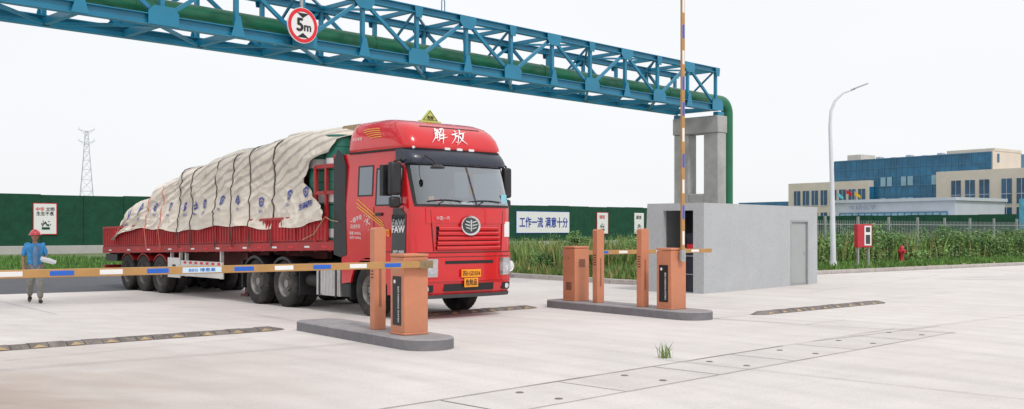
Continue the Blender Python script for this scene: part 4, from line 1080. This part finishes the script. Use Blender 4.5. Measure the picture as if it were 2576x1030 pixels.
def tmap(t,h,off=.022):
    zt_=topz(t);v=side*h/max(.5,(zt_-.45-hem(t)));p=tsec(t,max(0,v));return p+V((0,-off,0))
for i,s_ in enumerate(STR):
    b=MB();q=[]
    for k in range(80):
        v=k/79
        p=tsec(s_,v);o=V((0,-.014 if v<.4 else(.014 if v>.6 else p.y*.012),.0 if v<.38 or v>.62 else .016));q.append(p+o)
    q=[V((-s_,-1.27,zt(s_)+.05))]+q+[V((-s_,1.27,zt(s_)+.05))]
    b.tube(q,.012 if s_!=3.83 else .018,6);b.out("strap",'roper' if s_ in(9.86,10.8) else 'rope',tp_)
for i,t in enumerate([2.35,3.1,4.35,5.3,6.15,7.1,7.6,8.35,9.3,10.3,11.3,12.2]):
    s=.125
    b=MB();h0=.42 if t<11 else .28
    if t<3.2:h0=.52
    pts_=[(-.8,-.3),(-.2,-1),(.75,-.6),(.9,.5),(.2,1),(-.75,.6)]
    inn=[(x*.58,y*.58) for x,y in pts_]
    n6=6;b.add([tmap(t-x*s,h0+.2+y*s) for x,y in pts_]+[tmap(t-x*s,h0+.2+y*s) for x,y in inn],[(k,(k+1)%n6,n6+(k+1)%n6,n6+k) for k in range(n6)])
    b.add([tmap(t-x*s*.5,h0+.2+y*s*.5) for x,y in inn],[tuple(range(6))])
    b.out("printed_logo",'tarpink',tp_,smooth=0)
    if t<2.6:text("金潮篷布",'tarpink',tp_,None,width=.60,height=.15,bold=.02,warp=lambda x,y:tmap(t-x+.0,h0-.08+y),res=1,wn=(0,-1,0))
    else:text("篷布",'tarpink',tp_,None,width=.18,height=.08,warp=lambda x,y:tmap(t-x,h0-.02+y),res=1)
b=MB();b.tube([(-1.5,-1.32,1.95),(-1.9,-1.33,1.62),(-2.4,-1.3,1.50)],.01,5);b.tube([(-1.45,-1.33,1.98),(-1.2,-1.33,1.9),(-1.0,-1.3,1.88)],.008,5);b.out("loose_rope",'wood',tp_)

# ------------------------------------------------ people
def skinned(nodes,edges,root,sub=2):
    me=bpy.data.meshes.new("s");names=list(nodes);me.from_pydata([nodes[k][0] for k in names],[(names.index(a),names.index(c)) for a,c in edges],[])
    o=link(bpy.data.objects.new("s",me));sk=o.modifiers.new("s",'SKIN');sk.use_smooth_shade=True
    for i,k in enumerate(names):
        r=nodes[k][1];r=(r,r) if not isinstance(r,tuple) else r
        me.skin_vertices[0].data[i].radius=r;me.skin_vertices[0].data[i].use_root=(k==root)
    sb=o.modifiers.new("b",'SUBSURF');sb.levels=sub;sb.render_levels=sub
    bpy.context.view_layer.update()
    m2=bpy.data.meshes.new_from_object(o.evaluated_get(bpy.context.evaluated_depsgraph_get()))
    vs=[tuple(v.co) for v in m2.vertices];fs=[tuple(p.vertices) for p in m2.polygons]
    bpy.data.objects.remove(o);return vs,fs
def rumple(vs,amp=.012,sc_=7):
    return [tuple(V(v)+V((noise.noise(V(v)*sc_),noise.noise(V(v)*sc_+V((9,0,0))),0))*amp) for v in vs]
def sph(b,c,r,n=14,mi=0,sc_=(1,1,1),half=False):
    vs=[];fs=[];m_=n//2
    for j in range(m_+1):
        ph=math.pi*j/m_/(2 if half else 1)
        for i in range(n):
            a=2*math.pi*i/n;vs.append((c[0]+r*sc_[0]*math.sin(ph)*math.cos(a),c[1]+r*sc_[1]*math.sin(ph)*math.sin(a),c[2]+r*sc_[2]*math.cos(ph)))
    for j in range(m_):
        for i in range(n):
            k=(i+1)%n;fs.append((j*n+i,j*n+k,(j+1)*n+k,(j+1)*n+i))
    b.add(vs,fs,mi)
def hand(b,wr,dirn,nrm):
    d_=V(dirn).normalized();nr=V(nrm).normalized();sd=d_.cross(nr).normalized();wr=V(wr)
    b.tube([wr-d_*.01,wr+d_*.04,wr+d_*.085],[.026,.036,.034],8)
    for k,(o,L_) in enumerate(((-.03,.062),(-.01,.075),(.01,.07),(.03,.055))):
        p=wr+d_*.08+sd*o;b.tube([p,p+d_*L_*.45+nr*.008,p+d_*L_*.75+nr*.03,p+d_*L_*.85+nr*.052],[.0095,.009,.008,.006],6)
    p=wr+d_*.03-sd*.028;b.tube([p,p+d_*.025-sd*.022+nr*.015,p+d_*.05-sd*.022+nr*.035],[.012,.010,.008],6)
def headmesh(b,c,tilt=0):
    x,y,z=c
    sph(b,(x,y,z),.1,20,0,(.78,.95,1.12));sph(b,(x,y-.035,z-.06),.06,14,0,(.85,.8,.8))
    b.add([(x-.014,y-.088,z-.03),(x+.014,y-.088,z-.03),(x,y-.117,z-.028),(x,y-.09,z+.02)],[(0,1,2),(0,2,3),(1,3,2)],0)
    for s in(-1,1):
        sph(b,(x+s*.077,y+.005,z-.008),.025,8,0,(.35,.8,1.2));sph(b,(x+s*.03,y-.083,z+.012),.011,8,1,(1.2,.6,.7))
        b.b2((x+s*.03-.017,y-.092,z+.030),(x+s*.03+.017,y-.086,z+.036),1)
    b.b2((x-.024,y-.091,z-.058),(x+.024,y-.084,z-.051),2)
pn=thing("person","worker in red helmet and loose light blue shirt walking with papers","person",(-11.2,23.7,0),R(30))
nd={'pel':((0,.02,.90),(.14,.10)),'wai':((0,.01,1.04),(.125,.09)),'che':((0,-.01,1.25),(.155,.105)),'nb':((0,-.02,1.38),(.07,.06)),'nk':((0,-.04,1.45),.048),'hd':((0,-.05,1.50),.055),
'hl':((.09,.01,.84),.09),'kl':((.10,-.16,.47),.058),'al':((.10,-.17,.10),.038),'fl':((.11,-.28,.045),.035),
'hr':((-.09,.02,.84),.09),'kr':((-.09,.04,.47),.058),'ar':((-.09,.27,.14),.038),'frr':((-.09,.17,.05),.035),
'sl':((.17,-.01,1.34),.055),'el':((.235,.02,1.09),.042),'wl':((.20,-.21,1.02),.028),'sr':((-.17,-.01,1.34),.055),'er':((-.24,.08,1.09),.042),'wr':((-.24,-.04,.86),.028)}
ed=[('pel','wai'),('wai','che'),('che','nb'),('nb','nk'),('nk','hd'),('pel','hl'),('hl','kl'),('kl','al'),('al','fl'),('pel','hr'),('hr','kr'),('kr','ar'),('ar','frr'),('che','sl'),('sl','el'),('el','wl'),('che','sr'),('sr','er'),('er','wr')]
b=MB();vs,fs=skinned(nd,ed,'pel');b.add(vs,fs,0);headmesh(b,(0,-.06,1.565));hand(b,(.20,-.21,1.02),(-.1,-1,-.1),(-.6,0,.7));hand(b,(-.24,-.04,.86),(.05,-.4,-.9),(1,0,0))
b.out("body",['skin','ink','redfilm'],pn,smooth=80,fix=False)
def grow(keys,add,edges,root,over={}):
    nn={}
    for k in keys:
        p,r=nd[k] if k in nd else over[k];p,r=over.get(k,(p,r));r=(r,r) if not isinstance(r,tuple) else r;nn[k]=(p,(r[0]+add,r[1]+add))
    return skinned(nn,edges,root)
vs,fs=grow(['pel','hl','kl','al','hr','kr','ar'],.030,[('pel','hl'),('hl','kl'),('kl','al'),('pel','hr'),('hr','kr'),('kr','ar')],'pel');b=MB();b.add(rumple(vs,.02,9),fs);b.out("trousers",'trous',pn,smooth=80,fix=False)
vs,fs=grow(['hem','pel','wai','che','nb','sl','el','sr','er'],.034,[('hem','pel'),('pel','wai'),('wai','che'),('che','nb'),('che','sl'),('sl','el'),('che','sr'),('sr','er')],'che',{'nb':((0,-.02,1.37),(.05,.04)),'hem':((0,.02,.80),(.155,.12)),'pel':((0,.02,.90),(.145,.11))});b=MB();b.add(rumple(vs,.030,8),fs);b.out("shirt",'shirt',pn,smooth=80,fix=False)
b=MB();b.tube([(.0,-.12,1.37),(.0,-.165,1.2),(0,-.165,1.0),(0,-.155,.84)],[.02,.06,.06,.045],12,0);b.out("undershirt",'tee',pn,smooth=80,fix=False)
b=MB();sph(b,(0,-.05,1.60),.125,24,0,(.95,1.12,.98),True);b.lathe([(.122,0),(.15,-.008),(.15,-.016),(.12,-.012)],(0,-.075,1.605),'z',24);b.b2((-.015,-.16,1.70),(.015,.07,1.725));b.out("helmet",'helmet',pn,smooth=60)
for x,y,z,rx in((.10,-.23,.0,0),(-.09,.22,.03,R(-28))):
    b=MB()
    sph(b,(0,-.06,.045),.055,14,0,(.9,1.7,.75));sph(b,(0,.04,.055),.05,14,0,(.85,1.2,1.05))
    mt=Matrix.Translation(V((x,y,z)))@Matrix.Rotation(rx,4,'X');b.v=[tuple(mt@V(v)) for v in b.v];b.out("shoe",'shoe',pn,smooth=80)
pa=thing("rolled_paper","white rolled papers held in the worker's hand","paper",(-11.2,23.7,0),R(30))
b=MB();b.tube([(.10,-.33,1.05),(.28,-.31,1.0),(.42,-.29,.95)],[.045,.05,.04],12);b.tube([(.12,-.30,1.0),(.38,-.28,.93)],[.03,.03],10);b.out("paper_roll",'paper',pa)
dv=thing("person","driver in white shirt seated behind the steering wheel","person",FM@V((.30,.6,0)),FA+R(90))
nd={'pel':((0,.15,1.78),(.15,.12)),'wai':((0,.14,1.92),(.13,.10)),'che':((0,.10,2.15),(.16,.11)),'nb':((0,.06,2.30),(.065,.06)),'nk':((0,.04,2.37),.05),'hd':((0,.03,2.42),.055),
'hl':((.09,.12,1.76),.085),'kl':((.14,-.30,1.80),.06),'al':((.14,-.42,1.42),.042),'hr':((-.09,.12,1.76),.085),'kr':((-.14,-.30,1.80),.06),'ar':((-.14,-.42,1.42),.042),
'sl':((.18,.08,2.25),.055),'el':((.26,-.14,2.07),.042),'wl':((.20,-.42,2.14),.03),'sr':((-.18,.08,2.25),.055),'er':((-.26,-.14,2.07),.042),'wr':((-.20,-.42,2.14),.03)}
ed=[('pel','wai'),('wai','che'),('che','nb'),('nb','nk'),('nk','hd'),('pel','hl'),('hl','kl'),('kl','al'),('pel','hr'),('hr','kr'),('kr','ar'),('che','sl'),('sl','el'),('el','wl'),('che','sr'),('sr','er'),('er','wr')]
b=MB();vs,fs=skinned(nd,ed,'pel');b.add(vs,fs,0);headmesh(b,(0,.0,2.49));hand(b,(.20,-.42,2.14),(0,-1,.3),(-1,0,0));hand(b,(-.20,-.42,2.14),(0,-1,.3),(1,0,0));b.out("body",['skin','ink','redfilm'],dv,smooth=80,fix=False)
vs,fs=grow(['pel','wai','che','nb','sl','el','sr','er'],.02,[('pel','wai'),('wai','che'),('che','nb'),('che','sl'),('sl','el'),('che','sr'),('sr','er')],'che');b=MB();b.add(vs,fs);b.out("shirt",'whitefilm',dv,smooth=80,fix=False)
vs,fs=grow(['pel','hl','kl','al','hr','kr','ar'],.018,[('pel','hl'),('hl','kl'),('kl','al'),('pel','hr'),('hr','kr'),('kr','ar')],'pel');b=MB();b.add(vs,fs);b.out("trousers",'navy',dv,smooth=80,fix=False)
b=MB();sph(b,(0,.015,2.515),.103,16,0,(.85,1.0,1.05),True);b.out("hair",'hair',dv,smooth=80)

# ------------------------------------------------ street lamp, fence, hydrant, hose box
sl=thing("street_lamp","tall pale street lamp with a curved arm","street lamp",(14.0,44,0),R(0))
b=MB();b.cyl((0,0,0),(0,0,.35),.17,.15,n=16);b.tube([(0,0,.3),(-.06,0,4),(-.14,0,6.2),(-.10,0,6.9),(.08,0,7.35),(.42,0,7.68),(.95,0,7.88)],[.125,.095,.075,.065,.06,.05,.045],14);b.cyl((0,0,.0),(0,0,.03),.22,n=16);b.out("pole",'lamp',sl)
b=MB();b.beam((.88,0,7.86),(1.5,0,8.10),.2,.06);b.beam((.75,0,7.80),(.95,0,7.88),.1,.08);b.out("lamp_head",'galv',sl,bevel=.02)
fn=thing("fence","grey steel picket fence on a low white concrete base","fence",V(KR(3,6.2)),math.atan2(.617,.787))
FL=37
fg=mat("fence_grey_steel",(.30,.33,.33),.6,.2,.1,4)
b=MB();b.b2((0,-.12,0),(FL,.12,.42));b.out("concrete_base",mat("white_base",(.66,.66,.64),.8,0,.08,2),fn,bevel=.02)
b=MB()
for k in range(int(FL/.153)):b.b2((k*.153-.009,-.009,.42),(k*.153+.009,.009,2.2))
for z in(.6,2.0):b.b2((0,-.02,z-.02),(FL,.02,z+.02))
b.out("pickets",fg,fn)
b=MB()
for k in range(14):b.b2((k*2.8-.05,-.05,.42),(k*2.8+.05,.05,2.4))
b.split("fence_post",fg,fn)
hb=thing("fire_hose_box","red fire hose cabinet with a glass front on posts","fire hose cabinet",(15.5,44.6,0),R(20))
fred=mat("fire_red",(.50,.025,.04),.45)
b=MB();b.b2((-.38,-.12,.95),(.40,.12,1.97));b.out("cabinet",fred,hb,bevel=.01)
b=MB();b.b2((-.02,-.13,1.03),(.35,-.122,1.9));hd_=b.out("cabinet_door",'whitefilm',hb);b=MB();b.b2((.05,-.135,1.1),(.28,-.1305,1.5));b.b2((.05,-.135,1.62),(.28,-.1305,1.84));b.split("door_window",'dkgrey',hd_)
b=MB();b.b2((-.3,-.05,0),(-.24,.05,.95));b.b2((.26,-.05,0),(.32,.05,.95));b.split("leg",'galv',hb)
hy=thing("fire_hydrant","red cast iron fire hydrant beside the kerb","fire hydrant",(19.8,51.3,0),R(20))
b=MB();b.lathe([(0,0),(.16,0),(.16,.06),(.10,.08),(.095,.5),(.13,.52),(.13,.58),(.12,.62),(.12,.74),(.08,.84),(.035,.88),(.035,.95),(0,.95)],(0,0,.04),'z',20);b.cyl((-.22,0,.66),(.22,0,.66),.06,n=12);b.cyl((0,-.24,.62),(0,0,.62),.08,n=12);b.out("hydrant_body",fred,hy)
fm=[("cyan flag",(.15,.55,.65),-1288+2115,494),("red flag",(.6,.02,.02),-1288+2137,486),("yellow flag",(.75,.5,.03),-1288+2158,491)]
for nm,col,dx,yy in fm:
    Y=118.;x=dx/2540*Y;z=1.7+(580-yy)/2540*Y
    g=thing("flagpole","slim flagpole flying a "+nm,"flagpole",(x-.4,Y,0),0,group="flagpoles")
    b=MB();b.cyl((0,0,0),(0,0,z+.5),.04,.025,n=8);b.out("pole",'galv',g)
    b=MB();b.grid(lambda i,j:V((.03+i*.060,.12*math.sin(i*1.1+j*.5),z+.42-j*.16*(1-.03*i)-.045*i-.03*math.sin(i*1.3))),13,4);b.out("flag",mat("flag_cloth",col,.8),g,smooth=80)

# ------------------------------------------------ office building
of=thing("office_building","modern office building with blue glass and beige stone wings","building",(52.4,164,0),math.atan2(-.8,.6))
def block(x0,x1,y0,y1,z1,m,name="wall",z0=0):
    b=MB();b.b2((x0,y0,z0),(x1,y1,z1));return b.out(name,m,of)
def curtain(x0,x1,y,z0,z1,nx,rows,m='bglass',name="curtain_wall"):
    b=MB();b.b2((x0,y-.06,z0),(x1,y,z1),0)
    for k in range(nx+1):
        x=x0+(x1-x0)*k/nx;b.b2((x-.05,y-.13,z0),(x+.05,y-.06,z1),1)
    for k in range(rows+1):
        z=z0+(z1-z0)*k/rows;b.b2((x0,y-.15,z-.06),(x1,y-.135,z+.06),1)
    return b.out(name,[m,'mull'],of)
def win(x0,x1,y,z0,z1,m='bglassd'):
    b=MB()
    b.b2((x0,y-.10,z0),(x1,y,z1),0);b.b2((x0-.06,y-.14,z0-.1),(x1+.06,y,z0-.005),1)
    zm=(z0+z1)/2
    b.b2(((x0+x1)/2-.03,y-.12,z0),((x0+x1)/2+.03,y-.10,z1),1)
    if z1-z0>2.4:b.b2((x0,y-.125,zm-.4),(x1,y-.12,zm-.32),1)
    b.out("window",[m,'gryst'],of)
block(0,26,0,14,12.9,'mull');curtain(0,26,0,0,12.8,26,9)
block(26,26.2,0,8,13.0,'beige');block(19,26.2,.5,8.2,13.4,'beige',z0=12.9)
b=MB();b.b2((26.2,1.2,11.4),(26.28,1.7,12.6));b.out("window",'bglassd',of)
for x,z in((8.5,9.2),(9.6,9.2),(12,9.2),(13.1,9.2),(12,6),(13.1,6),(17,9.2),(8.5,6)):
    b=MB();b.b2((x,-.22,z-.7),(x+.85,-.15,z+.7));b.out("open_window",'bglassl',of)
block(18.2,46,-1,14,10.3,'beige')
for k in range(9):
    for j in range(2):
        x=20.6+k*2.1+(k//3)*1.1
        win(x,x+1.4,-1,1.9 if j==0 else 5.4,(4.9 if j==0 else 8.9))
block(-8,7.2,-1.5,10,9.5,'beige')
for k in range(8):
    win(-6.8+k*1.75,-5.6+k*1.75,-1.5,5.8,8.2);win(-6.8+k*1.75,-5.6+k*1.75,-1.5,2.0,4.6)
b=MB();b.b2((7.2,-1.2,5.2),(7.3,-.2,8.5));b.out("window",'bglass',of)
block(-20,-8,0,8,6.6,'bglass')
block(1,3.5,2,6,13.9,'beige',z0=12.9)
block(15.5,33,-22,-10,5.4,'gryst','entrance_hall');curtain(16.5,32,-22,1.0,4.0,16,2,'bglassl')
block(17,36,-26,-22.2,3.3,'gryst','low_wall')
block(15.2,33.3,-22.4,-9.8,5.8,'gryst','canopy',z0=5.4)
text("中硕化学",'greyletter',of,frame((20.3,-22.45,4.75),(1,0,0),(0,0,1)),width=4.0,height=.65)
for k in range(6):
    b=MB();b.b2((3+k*2.6,3,12.9),(3.8+k*2.6,4,13.2+.2*(k%2)));b.out("roof_plant",'gryst',of)

# ------------------------------------------------ pylon
def pylon(x,y,h,label):
    g=thing("power_pylon",label,"pylon",(x,y,0),R(20))
    b=MB();r0=3.4;lv=[0,.16,.3,.42,.53,.63,.72,.8,.87,.93,1]
    def hw2(f):return r0*(1-f)**1.1*.9+.55
    r_=.09
    for i in range(len(lv)-1):
        a,c=lv[i],lv[i+1];wa,wc=hw2(a),hw2(c)
        A=[V((sx*wa,sy*wa,a*h)) for sx,sy in((-1,-1),(1,-1),(1,1),(-1,1))];C=[V((sx*wc,sy*wc,c*h)) for sx,sy in((-1,-1),(1,-1),(1,1),(-1,1))]
        for k in range(4):
            n_=(k+1)%4;b.beam(A[k],C[k],r_*2,r_*2);b.beam(A[k],C[n_],r_,r_);b.beam(A[n_],C[k],r_,r_);b.beam(C[k],C[n_],r_,r_)
    b.out("lattice_tower",'pylon',g,smooth=0)
    for f,L_ in((.88,3.0),(.99,3.0)):
        b=MB()
        for s in(-1,1):
            b.beam((0,.4,f*h),(s*L_,0,f*h+1.2),.16,.16);b.beam((0,-.4,f*h),(s*L_,0,f*h+1.2),.16,.16);b.beam((0,0,f*h-1.4),(s*L_,0,f*h+1.2),.12,.12);b.beam((s*L_,0,f*h+1.2),(s*L_*.9,0,f*h+2.0),.12,.12)
        b.out("crossarm",'pylon',g,smooth=0)
pylon(-168.5,400,41,"slender grey lattice power pylon beyond the hoarding")
bpy.context.view_layer.update()
